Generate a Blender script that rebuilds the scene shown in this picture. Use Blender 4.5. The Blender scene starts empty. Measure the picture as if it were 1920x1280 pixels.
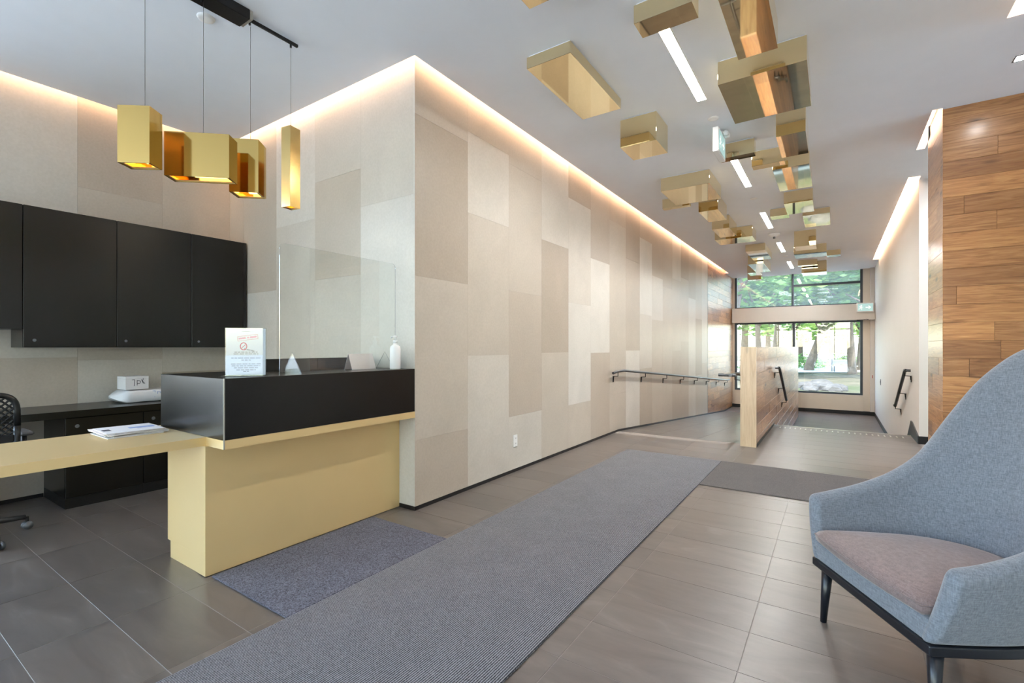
import bpy, bmesh, math, random
from mathutils import Vector, Matrix
R = math.radians
sc = bpy.context.scene
COL = sc.collection
rnd = random.Random(7)

# ------------------------------------------------------------------ camera, sky, sun, daylight, exposure
FPX, CXP, HYP, VPX, H = 898.0, 960.0, 650.0, 1565.0, 1.25
TH = math.atan((VPX - CXP) / FPX)
cam_d = bpy.data.cameras.new('camera')
cam_d.sensor_width = 36.0
cam_d.lens = FPX / 1920 * 36.0
cam_d.shift_y = 10.0 / 1920
cam_d.clip_start = 0.05
cam_d.clip_end = 400
cam = bpy.data.objects.new('camera', cam_d)
COL.objects.link(cam)
cam.location = (0, 0, H)
cam.rotation_euler = (R(90), 0, TH)
sc.camera = cam

w = bpy.data.worlds.new('sky')
sc.world = w
w.use_nodes = True
wn = w.node_tree.nodes
bg = wn['Background']
sky = wn.new('ShaderNodeTexSky')
sky.sky_type = 'NISHITA'
sky.sun_disc = False
sky.sun_elevation = R(52)
sky.sun_rotation = R(200)
sky.air_density = 1.0
sky.dust_density = 1.4
w.node_tree.links.new(sky.outputs[0], bg.inputs[0])
bg.inputs[1].default_value = 0.75

sd = bpy.data.lights.new('sun', 'SUN')
sd.energy = 6.0
sd.angle = R(1.5)
sd.color = (1.0, 0.95, 0.86)
so = bpy.data.objects.new('sun', sd)
COL.objects.link(so)
so.rotation_euler = Vector((0.35, -0.62, 1.0)).to_track_quat('Z', 'Y').to_euler()


def area(name, loc, direction, sx, sy, power, color):
    d = bpy.data.lights.new(name, 'AREA')
    d.shape = 'RECTANGLE'
    d.size, d.size_y = sx, sy
    d.energy = power
    d.color = color
    o = bpy.data.objects.new(name, d)
    COL.objects.link(o)
    o.location = loc
    o.rotation_euler = (-Vector(direction)).to_track_quat('Z', 'Y').to_euler()
    return o


# the daylight is the sky and the sunlit ground outside; portals only guide the sampling through the glazed walls
for nm, lc, dr, a_, b_ in (('street_window_portal', (-2.2, -4.38, 1.65), (0, 1, 0), 6.2, 3.3),
                           ('side_window_portal', (-5.46, -2.02, 1.65), (1, 0, 0), 4.6, 3.3),
                           ('garden_window_portal', (-0.95, 16.30, 1.65), (0, -1, 0), 3.2, 3.5),
                           ('entrance_door_portal', (3.38, 5.10, 1.25), (-1, 0, 0), 1.3, 2.5)):
    area(nm, lc, dr, a_, b_, 1, (1, 1, 1)).data.cycles.is_portal = True

sc.view_settings.view_transform = 'Standard'
sc.view_settings.look = 'None'
sc.view_settings.gamma = 1.0
sc.view_settings.use_curve_mapping = False
sc.view_settings.exposure = 1.36
try:
    sc.cycles.max_bounces = 10
    sc.cycles.diffuse_bounces = 5
    sc.cycles.glossy_bounces = 6
    sc.cycles.transparent_max_bounces = 12
    sc.cycles.sample_clamp_indirect = 6.0
    sc.cycles.use_denoising = True
except Exception:
    pass


# ------------------------------------------------------------------ materials
def lin(r, g, b):
    f = lambda v: (v / 255 / 12.92) if v <= 10 else ((v / 255 + 0.055) / 1.055) ** 2.4
    return (f(r), f(g), f(b), 1.0)


class NT:
    def __init__(s, name):
        s.m = bpy.data.materials.new(name)
        s.m.use_nodes = True
        s.t = s.m.node_tree
        s.b = s.t.nodes['Principled BSDF']
        s.out = s.t.nodes['Material Output']

    def n(s, typ, **kw):
        x = s.t.nodes.new(typ)
        for k, v in kw.items():
            if k.startswith('_'):
                setattr(x, k[1:], v)
            else:
                x.inputs[k.replace('__', ' ')].default_value = v
        return x

    def l(s, a, b):
        s.t.links.new(a, b)

    def coord(s, kind='Object', scale=(1, 1, 1), per_object=False):
        tc = s.n('ShaderNodeTexCoord')
        mp = s.n('ShaderNodeMapping')
        mp.inputs['Scale'].default_value = scale
        src = tc.outputs[kind]
        if per_object:
            oi = s.n('ShaderNodeObjectInfo')
            mu = s.n('ShaderNodeVectorMath', _operation='SCALE')
            mu.inputs[0].default_value = (37.0, 91.0, 53.0)
            s.l(oi.outputs['Random'], mu.inputs['Scale'])
            ad = s.n('ShaderNodeVectorMath', _operation='ADD')
            s.l(src, ad.inputs[0])
            s.l(mu.outputs[0], ad.inputs[1])
            src = ad.outputs[0]
        s.l(src, mp.inputs['Vector'])
        return mp.outputs[0]

    def ramp(s, fac, stops):
        r = s.n('ShaderNodeValToRGB')
        el = r.color_ramp.elements
        el[0].position, el[0].color = stops[0]
        el[1].position, el[1].color = stops[-1]
        for p, c in stops[1:-1]:
            e = el.new(p)
            e.color = c
        s.l(fac, r.inputs[0])
        return r.outputs[0]

    def bump(s, h, strength=0.2, dist=0.01):
        b = s.n('ShaderNodeBump')
        b.inputs['Strength'].default_value = strength
        b.inputs['Distance'].default_value = dist
        s.l(h, b.inputs['Height'])
        s.l(b.outputs[0], s.b.inputs['Normal'])

    def set(s, color=None, rough=None, metal=None, spec=None, **kw):
        if color is not None:
            s.b.inputs['Base Color'].default_value = color
        if rough is not None:
            s.b.inputs['Roughness'].default_value = rough
        if metal is not None:
            s.b.inputs['Metallic'].default_value = metal
        if spec is not None:
            s.b.inputs['Specular IOR Level'].default_value = spec
        for k, v in kw.items():
            s.b.inputs[k.replace('__', ' ')].default_value = v
        return s


def scale_c(c, k):
    return (min(c[0] * k, 1), min(c[1] * k, 1), min(c[2] * k, 1), 1)


def m_plain(name, color, rough=0.5, metal=0.0, var=0.06, nscale=6.0, bump=0.0, spec=0.5, **kw):
    t = NT(name).set(color, rough, metal, spec, **kw)
    no = t.n('ShaderNodeTexNoise', Scale=nscale, Detail=4.0)
    t.l(t.coord(), no.inputs['Vector'])
    c = t.ramp(no.outputs['Fac'], [(0.3, scale_c(color, 1 - var)), (0.7, scale_c(color, 1 + var))])
    t.l(c, t.b.inputs['Base Color'])
    if bump:
        n2 = t.n('ShaderNodeTexNoise', Scale=nscale * 30, Detail=3.0)
        t.l(t.coord(), n2.inputs['Vector'])
        t.bump(n2.outputs['Fac'], bump, 0.004)
    return t.m


def m_emit(name, color, strength):
    t = NT(name).set((0.8, 0.8, 0.8, 1), 0.5)
    t.b.inputs['Emission Color'].default_value = color
    t.b.inputs['Emission Strength'].default_value = strength
    return t.m


def m_parchment(name, color):
    t = NT(name).set(color, 0.36, 0.0, 0.45)
    v = t.coord('Object', (1, 1, 1), True)
    a = t.n('ShaderNodeTexNoise', Scale=2.2, Detail=5.0, Roughness=0.6, Distortion=0.6)
    t.l(v, a.inputs['Vector'])
    c1 = t.ramp(a.outputs['Fac'], [(0.25, scale_c(color, 0.93)), (0.75, scale_c(color, 1.06))])
    b = t.n('ShaderNodeTexNoise', Scale=55.0, Detail=3.0)
    t.l(v, b.inputs['Vector'])
    c2 = t.ramp(b.outputs['Fac'], [(0.35, (0.94, 0.94, 0.93, 1)), (0.65, (1.0, 1.0, 1.0, 1))])
    mx = t.n('ShaderNodeMix', _data_type='RGBA', _blend_type='MULTIPLY')
    mx.inputs['Factor'].default_value = 1.0
    t.l(c1, mx.inputs[6])
    t.l(c2, mx.inputs[7])
    t.l(mx.outputs[2], t.b.inputs['Base Color'])
    rr = t.n('ShaderNodeMapRange')
    rr.inputs['To Min'].default_value = 0.36
    rr.inputs['To Max'].default_value = 0.48
    t.l(a.outputs['Fac'], rr.inputs['Value'])
    t.l(rr.outputs[0], t.b.inputs['Roughness'])
    t.bump(b.outputs['Fac'], 0.03, 0.002)
    return t.m


def m_wood(name, dark, mid, light, rough=0.42, gscale=(1.6, 22, 22)):
    t = NT(name).set(mid, rough, 0.0, 0.5)
    v = t.coord('Object', gscale, True)
    a = t.n('ShaderNodeTexNoise', Scale=1.6, Detail=7.0, Roughness=0.62, Distortion=1.3)
    t.l(v, a.inputs['Vector'])
    c1 = t.ramp(a.outputs['Fac'], [(0.22, dark), (0.5, mid), (0.78, light)])
    oi = t.n('ShaderNodeObjectInfo')
    c2 = t.ramp(oi.outputs['Random'], [(0.0, (0.62, 0.56, 0.52, 1)), (0.45, (0.98, 0.96, 0.94, 1)), (1.0, (1.22, 1.2, 1.14, 1))])
    mx = t.n('ShaderNodeMix', _data_type='RGBA', _blend_type='MULTIPLY')
    mx.inputs['Factor'].default_value = 1.0
    t.l(c1, mx.inputs[6])
    t.l(c2, mx.inputs[7])
    # knots
    vk = t.coord('Object', (1.5, 4.5, 4.5), True)
    kn = t.n('ShaderNodeTexVoronoi', Scale=1.15)
    t.l(vk, kn.inputs['Vector'])
    kf = t.ramp(kn.outputs['Distance'], [(0.05, (1, 1, 1, 1)), (0.16, (0, 0, 0, 1))])
    mk = t.n('ShaderNodeMix', _data_type='RGBA')
    t.l(kf, mk.inputs['Factor'])
    t.l(mx.outputs[2], mk.inputs[6])
    mk.inputs[7].default_value = scale_c(dark, 0.45)
    t.l(mk.outputs[2], t.b.inputs['Base Color'])
    t.bump(a.outputs['Fac'], 0.08, 0.003)
    t.b.inputs['Coat Weight'].default_value = 0.7
    t.b.inputs['Coat Roughness'].default_value = 0.22
    return t.m


def m_tile(name):
    t = NT(name).set(None, 0.33, 0.0, 0.5)
    v = t.coord('Object', (1.0, 3.2, 1.0), True)
    a = t.n('ShaderNodeTexNoise', Scale=2.4, Detail=6.0, Roughness=0.6, Distortion=0.8)
    t.l(v, a.inputs['Vector'])
    c1 = t.ramp(a.outputs['Fac'], [(0.25, lin(90, 84, 81)), (0.6, lin(109, 103, 99)), (0.85, lin(132, 126, 122))])
    oi = t.n('ShaderNodeObjectInfo')
    c2 = t.ramp(oi.outputs['Random'], [(0.0, (0.9, 0.9, 0.9, 1)), (1.0, (1.08, 1.07, 1.06, 1))])
    mx = t.n('ShaderNodeMix', _data_type='RGBA', _blend_type='MULTIPLY')
    mx.inputs['Factor'].default_value = 1.0
    t.l(c1, mx.inputs[6])
    t.l(c2, mx.inputs[7])
    t.l(mx.outputs[2], t.b.inputs['Base Color'])
    rr = t.n('ShaderNodeMapRange')
    rr.inputs['To Min'].default_value = 0.24
    rr.inputs['To Max'].default_value = 0.44
    t.l(a.outputs['Fac'], rr.inputs['Value'])
    t.l(rr.outputs[0], t.b.inputs['Roughness'])
    return t.m


def m_carpet(name, axis, dark, light, ribs=True):
    t = NT(name).set(None, 0.95, 0.0, 0.1)
    t.b.inputs['Sheen Weight'].default_value = 0.15
    v = t.coord('Object')
    a = t.n('ShaderNodeTexNoise', Scale=170.0, Detail=2.0)
    t.l(v, a.inputs['Vector'])
    a2 = t.n('ShaderNodeTexNoise', Scale=5.0, Detail=4.0)
    t.l(v, a2.inputs['Vector'])
    h = a.outputs['Fac']
    if ribs:
        wv = t.n('ShaderNodeTexWave', Scale=32.0, Distortion=1.2, Detail=1.0)
        wv.bands_direction = axis
        wv.inputs['Detail Scale'].default_value = 6.0
        t.l(v, wv.inputs['Vector'])
        ad = t.n('ShaderNodeMix', _data_type='FLOAT')
        ad.inputs['Factor'].default_value = 0.5
        t.l(wv.outputs['Fac'], ad.inputs[2])
        t.l(a.outputs['Fac'], ad.inputs[3])
        h = ad.outputs[0]
    ad2 = t.n('ShaderNodeMix', _data_type='FLOAT')
    ad2.inputs['Factor'].default_value = 0.1
    t.l(h, ad2.inputs[2])
    t.l(a2.outputs['Fac'], ad2.inputs[3])
    c = t.ramp(ad2.outputs[0], [(0.32, dark), (0.68, light)])
    t.l(c, t.b.inputs['Base Color'])
    t.bump(h, 0.6, 0.006)
    return t.m


def m_fabric(name, dark, light):
    t = NT(name).set(None, 0.9, 0.0, 0.15)
    t.b.inputs['Sheen Weight'].default_value = 0.35
    t.b.inputs['Sheen Roughness'].default_value = 0.45
    a = t.n('ShaderNodeTexNoise', Scale=1.0, Detail=4.0, Roughness=0.7)
    t.l(t.coord('Object', (260, 260, 40)), a.inputs['Vector'])
    b = t.n('ShaderNodeTexNoise', Scale=1.0, Detail=3.0)
    t.l(t.coord('Object', (50, 50, 330)), b.inputs['Vector'])
    ad = t.n('ShaderNodeMix', _data_type='FLOAT')
    ad.inputs['Factor'].default_value = 0.4
    t.l(a.outputs['Fac'], ad.inputs[2])
    t.l(b.outputs['Fac'], ad.inputs[3])
    t.l(t.ramp(ad.outputs[0], [(0.3, dark), (0.7, light)]), t.b.inputs['Base Color'])
    t.bump(ad.outputs[0], 0.25, 0.003)
    return t.m


def m_glass(name, tint=(0.97, 0.99, 0.98, 1), gloss=0.09, glare_haze=0.0):
    t = NT(name)
    tr = t.n('ShaderNodeBsdfTransparent')
    tr.inputs[0].default_value = tint
    gl = t.n('ShaderNodeBsdfGlossy')
    gl.inputs['Roughness'].default_value = 0.01
    fr = t.n('ShaderNodeFresnel')
    ge_ = t.n('ShaderNodeNewGeometry')
    io = t.n('ShaderNodeMapRange')
    io.inputs['To Min'].default_value = 1.45
    io.inputs['To Max'].default_value = 1 / 1.45
    t.l(ge_.outputs['Backfacing'], io.inputs['Value'])
    t.l(io.outputs[0], fr.inputs['IOR'])
    mul = t.n('ShaderNodeMath', _operation='MULTIPLY_ADD')
    mul.inputs[1].default_value = 1.0
    mul.inputs[2].default_value = gloss - 0.04
    t.l(fr.outputs[0], mul.inputs[0])
    mx = t.n('ShaderNodeMixShader')
    t.l(mul.outputs[0], mx.inputs[0])
    t.l(tr.outputs[0], mx.inputs[1])
    t.l(gl.outputs[0], mx.inputs[2])
    last = mx.outputs[0]
    if glare_haze:  # milky translucent veil standing in for reflected glare
        df = t.n('ShaderNodeBsdfTranslucent')
        df.inputs[0].default_value = (0.95, 0.97, 0.98, 1)
        m2 = t.n('ShaderNodeMixShader')
        m2.inputs[0].default_value = glare_haze
        t.l(last, m2.inputs[1])
        t.l(df.outputs[0], m2.inputs[2])
        last = m2.outputs[0]
    t.l(last, t.out.inputs['Surface'])
    return t.m


def m_leaf(name, c0, c1):
    t = NT(name).set(c0, 0.6)
    a = t.n('ShaderNodeTexNoise', Scale=0.9, Detail=3.0)
    t.l(t.coord(), a.inputs['Vector'])
    col = t.ramp(a.outputs['Fac'], [(0.3, c0), (0.7, c1)])
    t.l(col, t.b.inputs['Base Color'])
    tl = t.n('ShaderNodeBsdfTranslucent')
    t.l(col, tl.inputs[0])
    mx = t.n('ShaderNodeMixShader')
    mx.inputs[0].default_value = 0.4
    t.l(t.b.outputs[0], mx.inputs[1])
    t.l(tl.outputs[0], mx.inputs[2])
    t.l(mx.outputs[0], t.out.inputs['Surface'])
    return t.m


M = {}
M['tone'] = [m_parchment('parchment_%d' % i, c) for i, c in enumerate(
    [lin(176, 163, 147), lin(186, 174, 159), lin(193, 183, 169), lin(203, 196, 185), lin(211, 206, 197)])]
M['wood'] = m_wood('oak_plank', lin(118, 78, 46), lin(173, 123, 77), lin(203, 159, 108))
M['ash'] = m_wood('ash_board', lin(186, 158, 126), lin(216, 194, 164), lin(230, 212, 186), 0.4, (1.2, 14, 14))
M['tile'] = m_tile('porcelain_tile')
M['grout'] = m_plain('grout', lin(150, 145, 141), 0.9)
M['ceiling'] = m_plain('ceiling_paint', lin(236, 241, 248), 0.85, var=0.01)
M['white'] = m_plain('white_paint', lin(226, 223, 217), 0.55, var=0.012, nscale=2)
M['greige'] = m_plain('greige_paint', lin(208, 203, 195), 0.5, var=0.012)
M['sill'] = m_plain('cream_sill', lin(216, 206, 190), 0.5, var=0.015)
M['black_base'] = m_plain('black_baseboard', lin(20, 20, 22), 0.4)
M['black'] = m_plain('black_laminate', lin(18, 18, 17), 0.27, var=0.08, nscale=3, spec=0.4)
M['black_metal'] = m_plain('black_metal', lin(24, 24, 25), 0.38, 0.2)
M['grey_rail'] = m_plain('grey_metal', lin(92, 94, 98), 0.35, 0.8)
M['frame'] = m_plain('window_frame', lin(62, 70, 78), 0.4, 0.3)
M['gold'] = m_plain('satin_gold', lin(228, 200, 145), 0.36, 0.35, var=0.02, nscale=2)
M['brass'] = NT('polished_brass').set(lin(237, 219, 178), 0.035, 1.0).m
M['pendant_brass'] = NT('pendant_brass').set(lin(206, 174, 106), 0.09, 1.0).m
M['brushed'] = m_plain('brushed_brass', lin(222, 190, 124), 0.16, 1.0, var=0.05)
M['brass_in'] = m_plain('brass_inside', lin(120, 98, 66), 0.35, 0.6)
M['led'] = m_emit('led_diffuser', (1.0, 0.98, 0.95, 1), 75.0)
M['panel'] = m_emit('fill_diffuser', (0.95, 0.97, 1.0, 1), 16.0)  # glow of the added fill lamp in the unseen recess
M['cove'] = m_emit('cove_led', (1.0, 0.60, 0.36, 1), 8.0)
M['bulb'] = m_emit('pendant_lamp', (1.0, 0.95, 0.88, 1), 7.0)
M['plastic'] = m_plain('white_plastic', lin(235, 235, 233), 0.4, var=0.01)
M['grey_plastic'] = m_plain('grey_plastic', lin(74, 76, 78), 0.45)
M['paper'] = m_plain('paper', lin(222, 221, 222), 0.7, var=0.01)
M['pink_paper'] = m_plain('tinted_paper', lin(236, 226, 224), 0.7, var=0.01)
M['notice'] = m_plain('notice_paper', lin(198, 205, 218), 0.6, var=0.01)
M['ink'] = m_plain('grey_ink', lin(96, 100, 114), 0.8, var=0.02)
M['red_ink'] = m_plain('red_ink', lin(196, 84, 106), 0.8, var=0.02)
M['pink_ink'] = m_plain('pink_ink', lin(214, 150, 178), 0.8, var=0.02)
M['pen'] = m_plain('marker', lin(70, 70, 78), 0.8)
M['blue_ink'] = m_plain('blue_ink', lin(140, 160, 205), 0.8)
M['bag'] = m_plain('plastic_wrap', lin(226, 228, 232), 0.25, var=0.03, bump=0.2)
M['trim'] = m_plain('edge_trim', lin(186, 184, 176), 0.3, 0.7)
M['acrylic'] = m_glass('clear_acrylic', (0.965, 0.975, 0.965, 1), 0.06)
M['acrylic_edge'] = m_glass('acrylic_edge', (0.60, 0.60, 0.66, 1), 0.2)
M['glass'] = m_glass('window_glass', (0.95, 0.985, 0.98, 1), 0.10)
M['glass_up'] = m_glass('upper_window_glass', (0.90, 0.93, 0.94, 1), 0.10, 0.07)  # tinted milky panes imitate the glare on the upper window
M['carpet'] = m_carpet('ribbed_carpet', 'X', lin(40, 42, 49), lin(143, 144, 150))
M['carpet_x'] = m_carpet('cross_ribbed_carpet', 'Y', lin(54, 52, 53), lin(118, 114, 112))
M['carpet_f'] = m_carpet('cut_pile_carpet', 'X', lin(36, 38, 49), lin(118, 120, 136), False)
M['fabric'] = m_fabric('denim_fabric', lin(86, 92, 103), lin(138, 146, 157))
M['cushion'] = m_fabric('warm_lit_seat_fabric', lin(98, 84, 85), lin(142, 127, 126))  # browner tone paints warm ceiling light onto the blue-grey fabric
M['legs'] = m_plain('dark_leg_paint', lin(22, 26, 34), 0.28)
M['mesh_back'] = m_plain('mesh_fabric', lin(26, 26, 28), 0.8)
M['chrome'] = m_plain('grey_caster', lin(110, 114, 120), 0.3, 0.5)
M['sign_green'] = m_emit('exit_face', (0.62, 0.90, 0.90, 1), 0.16)
M['sign_white'] = m_emit('exit_pictogram', (0.92, 1.0, 0.98, 1), 0.3)
M['sign_green'].node_tree.nodes['Principled BSDF'].inputs['Base Color'].default_value = (0.34, 0.58, 0.57, 1)
M['red'] = m_plain('red_plastic', lin(170, 60, 50), 0.5)
M['bark'] = m_plain('bark', lin(104, 92, 80), 0.95, var=0.25, nscale=5, bump=0.5)
M['leaf'] = [m_leaf('leaf_a', lin(70, 120, 52), lin(136, 178, 92)), m_leaf('leaf_b', lin(58, 104, 56), lin(120, 160, 96)),
             m_leaf('leaf_c', lin(96, 138, 66), lin(168, 196, 116))]
M['rock'] = m_plain('rock', lin(84, 82, 80), 0.95, var=0.3, nscale=4, bump=0.5)
M['concrete'] = m_plain('concrete', lin(196, 196, 194), 0.8, var=0.05)
M['tread'] = m_plain('stair_tread', lin(112, 112, 114), 0.4)


def m_ground():
    t = NT('park_ground').set(None, 0.95, 0, 0.1)
    a = t.n('ShaderNodeTexNoise', Scale=0.22, Detail=6.0, Roughness=0.65)
    t.l(t.coord(), a.inputs['Vector'])
    b = t.n('ShaderNodeTexNoise', Scale=9.0, Detail=5.0)
    t.l(t.coord(), b.inputs['Vector'])
    c1 = t.ramp(a.outputs['Fac'], [(0.35, lin(78, 86, 62)), (0.5, lin(100, 95, 80)), (0.68, lin(120, 113, 98))])
    c2 = t.ramp(b.outputs['Fac'], [(0.3, (0.75, 0.75, 0.75, 1)), (0.7, (1.05, 1.05, 1.05, 1))])
    mx = t.n('ShaderNodeMix', _data_type='RGBA', _blend_type='MULTIPLY')
    mx.inputs['Factor'].default_value = 1.0
    t.l(c1, mx.inputs[6])
    t.l(c2, mx.inputs[7])
    t.l(mx.outputs[2], t.b.inputs['Base Color'])
    return t.m


M['ground'] = m_ground()
M['path'] = m_plain('pale_gravel', lin(222, 214, 200), 0.95, var=0.08, nscale=3)


# ------------------------------------------------------------------ mesh helpers
class MB:
    def __init__(s):
        s.v, s.f = [], []

    def add(s, verts, faces, mat=None):
        o = len(s.v)
        if mat is not None:
            verts = [mat @ Vector(p) for p in verts]
        s.v += [tuple(p) for p in verts]
        s.f += [tuple(i + o for i in f) for f in faces]
        return s

    def box(s, x0, x1, y0, y1, z0, z1, mat=None):
        vs = [(x0, y0, z0), (x1, y0, z0), (x1, y1, z0), (x0, y1, z0), (x0, y0, z1), (x1, y0, z1), (x1, y1, z1), (x0, y1, z1)]
        return s.add(vs, [(0, 3, 2, 1), (4, 5, 6, 7), (0, 1, 5, 4), (1, 2, 6, 5), (2, 3, 7, 6), (3, 0, 4, 7)], mat)

    def cham(s, x0, x1, y0, y1, z0, z1, b, mat=None):
        # box with chamfered edges
        vs, idx = [], {}
        for a, X in enumerate((x0, x1)):
            for c, Y in enumerate((y0, y1)):
                for d, Z in enumerate((z0, z1)):
                    sx, sy, sz = (1 - 2 * a), (1 - 2 * c), (1 - 2 * d)
                    idx[(a, c, d)] = len(vs)
                    vs += [(X, Y + sy * b, Z + sz * b), (X + sx * b, Y, Z + sz * b), (X + sx * b, Y + sy * b, Z)]
        bm = bmesh.new()
        for p in vs:
            bm.verts.new(p)
        bmesh.ops.convex_hull(bm, input=bm.verts)
        bmesh.ops.dissolve_limit(bm, angle_limit=0.01, verts=bm.verts, edges=bm.edges)
        bm.verts.index_update()
        vv = [tuple(q.co) for q in bm.verts]
        ff = [tuple(q.index for q in f.verts) for f in bm.faces]
        bm.free()
        return s.add(vv, ff, mat)

    def prism(s, pts, z0, z1, mat=None):
        n = len(pts)
        vs = [(p[0], p[1], z0) for p in pts] + [(p[0], p[1], z1) for p in pts]
        fs = [tuple(range(n - 1, -1, -1)), tuple(range(n, 2 * n))] + [(i, (i + 1) % n, n + (i + 1) % n, n + i) for i in range(n)]
        return s.add(vs, fs, mat)

    def tube(s, pts, r, n=10, r1=None, caps=True, mat=None):
        pts = [Vector(p) for p in pts]
        m = len(pts)
        vs, fs = [], []
        up = Vector((0, 0, 1))
        prev = None
        for i, p in enumerate(pts):
            if i == 0:
                d = pts[1] - p
            elif i == m - 1:
                d = p - pts[i - 1]
            else:
                d = (pts[i + 1] - p).normalized() + (p - pts[i - 1]).normalized()
            d.normalize()
            a = d.cross(up if abs(d.dot(up)) < 0.95 else Vector((1, 0, 0)))
            if prev is not None:
                a = prev - d * prev.dot(d)
            a.normalize()
            prev = a
            b = d.cross(a)
            rr = r if r1 is None else r + (r1 - r) * i / (m - 1)
            for k in range(n):
                t = 2 * math.pi * k / n
                vs.append(p + (a * math.cos(t) + b * math.sin(t)) * rr)
        for i in range(m - 1):
            for k in range(n):
                fs.append((i * n + k, i * n + (k + 1) % n, (i + 1) * n + (k + 1) % n, (i + 1) * n + k))
        if caps:
            fs.append(tuple(range(n - 1, -1, -1)))
            fs.append(tuple(range((m - 1) * n, m * n)))
        return s.add(vs, fs, mat)

    def lathe(s, prof, n=24, center=(0, 0, 0), mat=None):
        cx, cy, cz = center
        vs, fs = [], []
        m = len(prof)
        for r, z in prof:
            for k in range(n):
                t = 2 * math.pi * k / n
                vs.append((cx + r * math.cos(t), cy + r * math.sin(t), cz + z))
        for i in range(m - 1):
            for k in range(n):
                fs.append((i * n + k, i * n + (k + 1) % n, (i + 1) * n + (k + 1) % n, (i + 1) * n + k))
        fs.append(tuple(range(n - 1, -1, -1)))
        fs.append(tuple(range((m - 1) * n, m * n)))
        return s.add(vs, fs, mat)

    def build(s, name, mat, parent=None, smooth=False, loc=None, fix=True):
        me = bpy.data.meshes.new(name)
        me.from_pydata(s.v, [], s.f)
        if fix:
            bm = bmesh.new()
            bm.from_mesh(me)
            bmesh.ops.recalc_face_normals(bm, faces=bm.faces)
            bm.to_mesh(me)
            bm.free()
        me.materials.append(mat)
        if smooth:
            for p in me.polygons:
                p.use_smooth = True
        o = bpy.data.objects.new(name, me)
        COL.objects.link(o)
        if parent is not None:
            o.parent = parent
        if loc is not None:
            o.location = loc
        return o


def auto_smooth(o, ang=35):
    me = o.data
    for p in me.polygons:
        p.use_smooth = True
    bm = bmesh.new()
    bm.from_mesh(me)
    for e in bm.edges:
        if len(e.link_faces) == 2 and e.calc_face_angle(0) > R(ang):
            e.smooth = False
    bm.to_mesh(me)
    bm.free()
    return o


def tag(o, label, cat, group=None, kind=None):
    o['label'] = label
    o['category'] = cat
    if group:
        o['group'] = group
    if kind:
        o['kind'] = kind
    return o


def thing(name, label, cat, loc=(0, 0, 0), rz=0.0, group=None, kind=None):
    o = bpy.data.objects.new(name, None)
    o.empty_display_size = 0.1
    COL.objects.link(o)
    o.location = loc
    o.rotation_euler = (0, 0, rz)
    return tag(o, label, cat, group, kind)


def mesh_child(name, me, parent, loc=(0, 0, 0), rz=0.0):
    o = bpy.data.objects.new(name, me)
    COL.objects.link(o)
    o.parent = parent
    o.location = loc
    o.rotation_euler = (0, 0, rz)
    return o


CT, ST = math.cos(TH), math.sin(TH)


def proj(X, Y, Z):
    f = -X * ST + Y * CT
    if f < 0.05:
        return None
    return (CXP + FPX * (X * CT + Y * ST) / f, HYP - FPX * (Z - H) / f)


def seen(X, Y, Z, m=60):
    p = proj(X, Y, Z)
    return p is not None and -m < p[0] < 1920 + m and -m < p[1] < 1280 + m


# ------------------------------------------------------------------ dimensions of the place
XW, YW, XB = -2.658, 2.618, -5.48      # corridor wall, reception side wall, reception back wall
ZC, ZTOP = 3.40, 3.56                  # ceiling, top of the light coves
YE = 16.40                             # garden window wall
XR = 0.90                              # white wall on the right of the stairs
ZL = -0.62                             # lower landing
YR0, YR1 = 6.78, 15.06                 # ramp
YS = 8.72                              # top step
XG0, XG1 = -0.987, -0.806              # low wall between ramp and stairs
YB = -4.50                             # street window behind
XRR = 1.03                             # right wall near the armchair
SLOT = 0.09

# ------------------------------------------------------------------ floor
fl = MB()
fl.box(XB - .1, 3.6, YB - .1, YW, -.25, -.0012)
fl.box(XW - .1, 3.6, YW, YR0, -.25, -.0012)
fl.box(XG0, 3.6, YR0, YS, -.25, -.0012)
floor = tag(fl.build('floor', M['grout']), 'dark taupe rectangular porcelain tile floor of the lobby', 'floor', kind='structure')
TX, TY = 0.61, 0.3055
tile_me = MB().cham(-TX / 2 + .0012, TX / 2 - .0012, -TY / 2 + .0012, TY / 2 - .0012, -.02, 0, .0006).build('tile', M['tile']).data
bpy.data.objects.remove(bpy.data.objects['tile'])
rest = MB()
nt = 0
cand = []
for i in range(-9, 7):
    for j in range(-17, 30):
        cx = -.31 + TX * (i + .5)
        cy = .485 + TY * (j + .5)
        if cx < XB - .2 or cx > 3.4 or cy < YB - .1 or cy > YS - .1:
            continue
        if cx < XW - .1 and cy > YW + .1:
            continue
        if cx < XG0 + .05 and cy > YR0 - .1:
            continue
        if cx > XR + .3 and (cy > 5.7 or cy < 4.4):
            continue
        cand.append((cx, cy))


def clip_box(mb, x0, x1, y0, y1):
    if x1 - x0 > .01 and y1 - y0 > .01:
        mb.box(x0 + .0016, x1 - .0016, y0 + .0016, y1 - .0016, -.02, 0)


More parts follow.
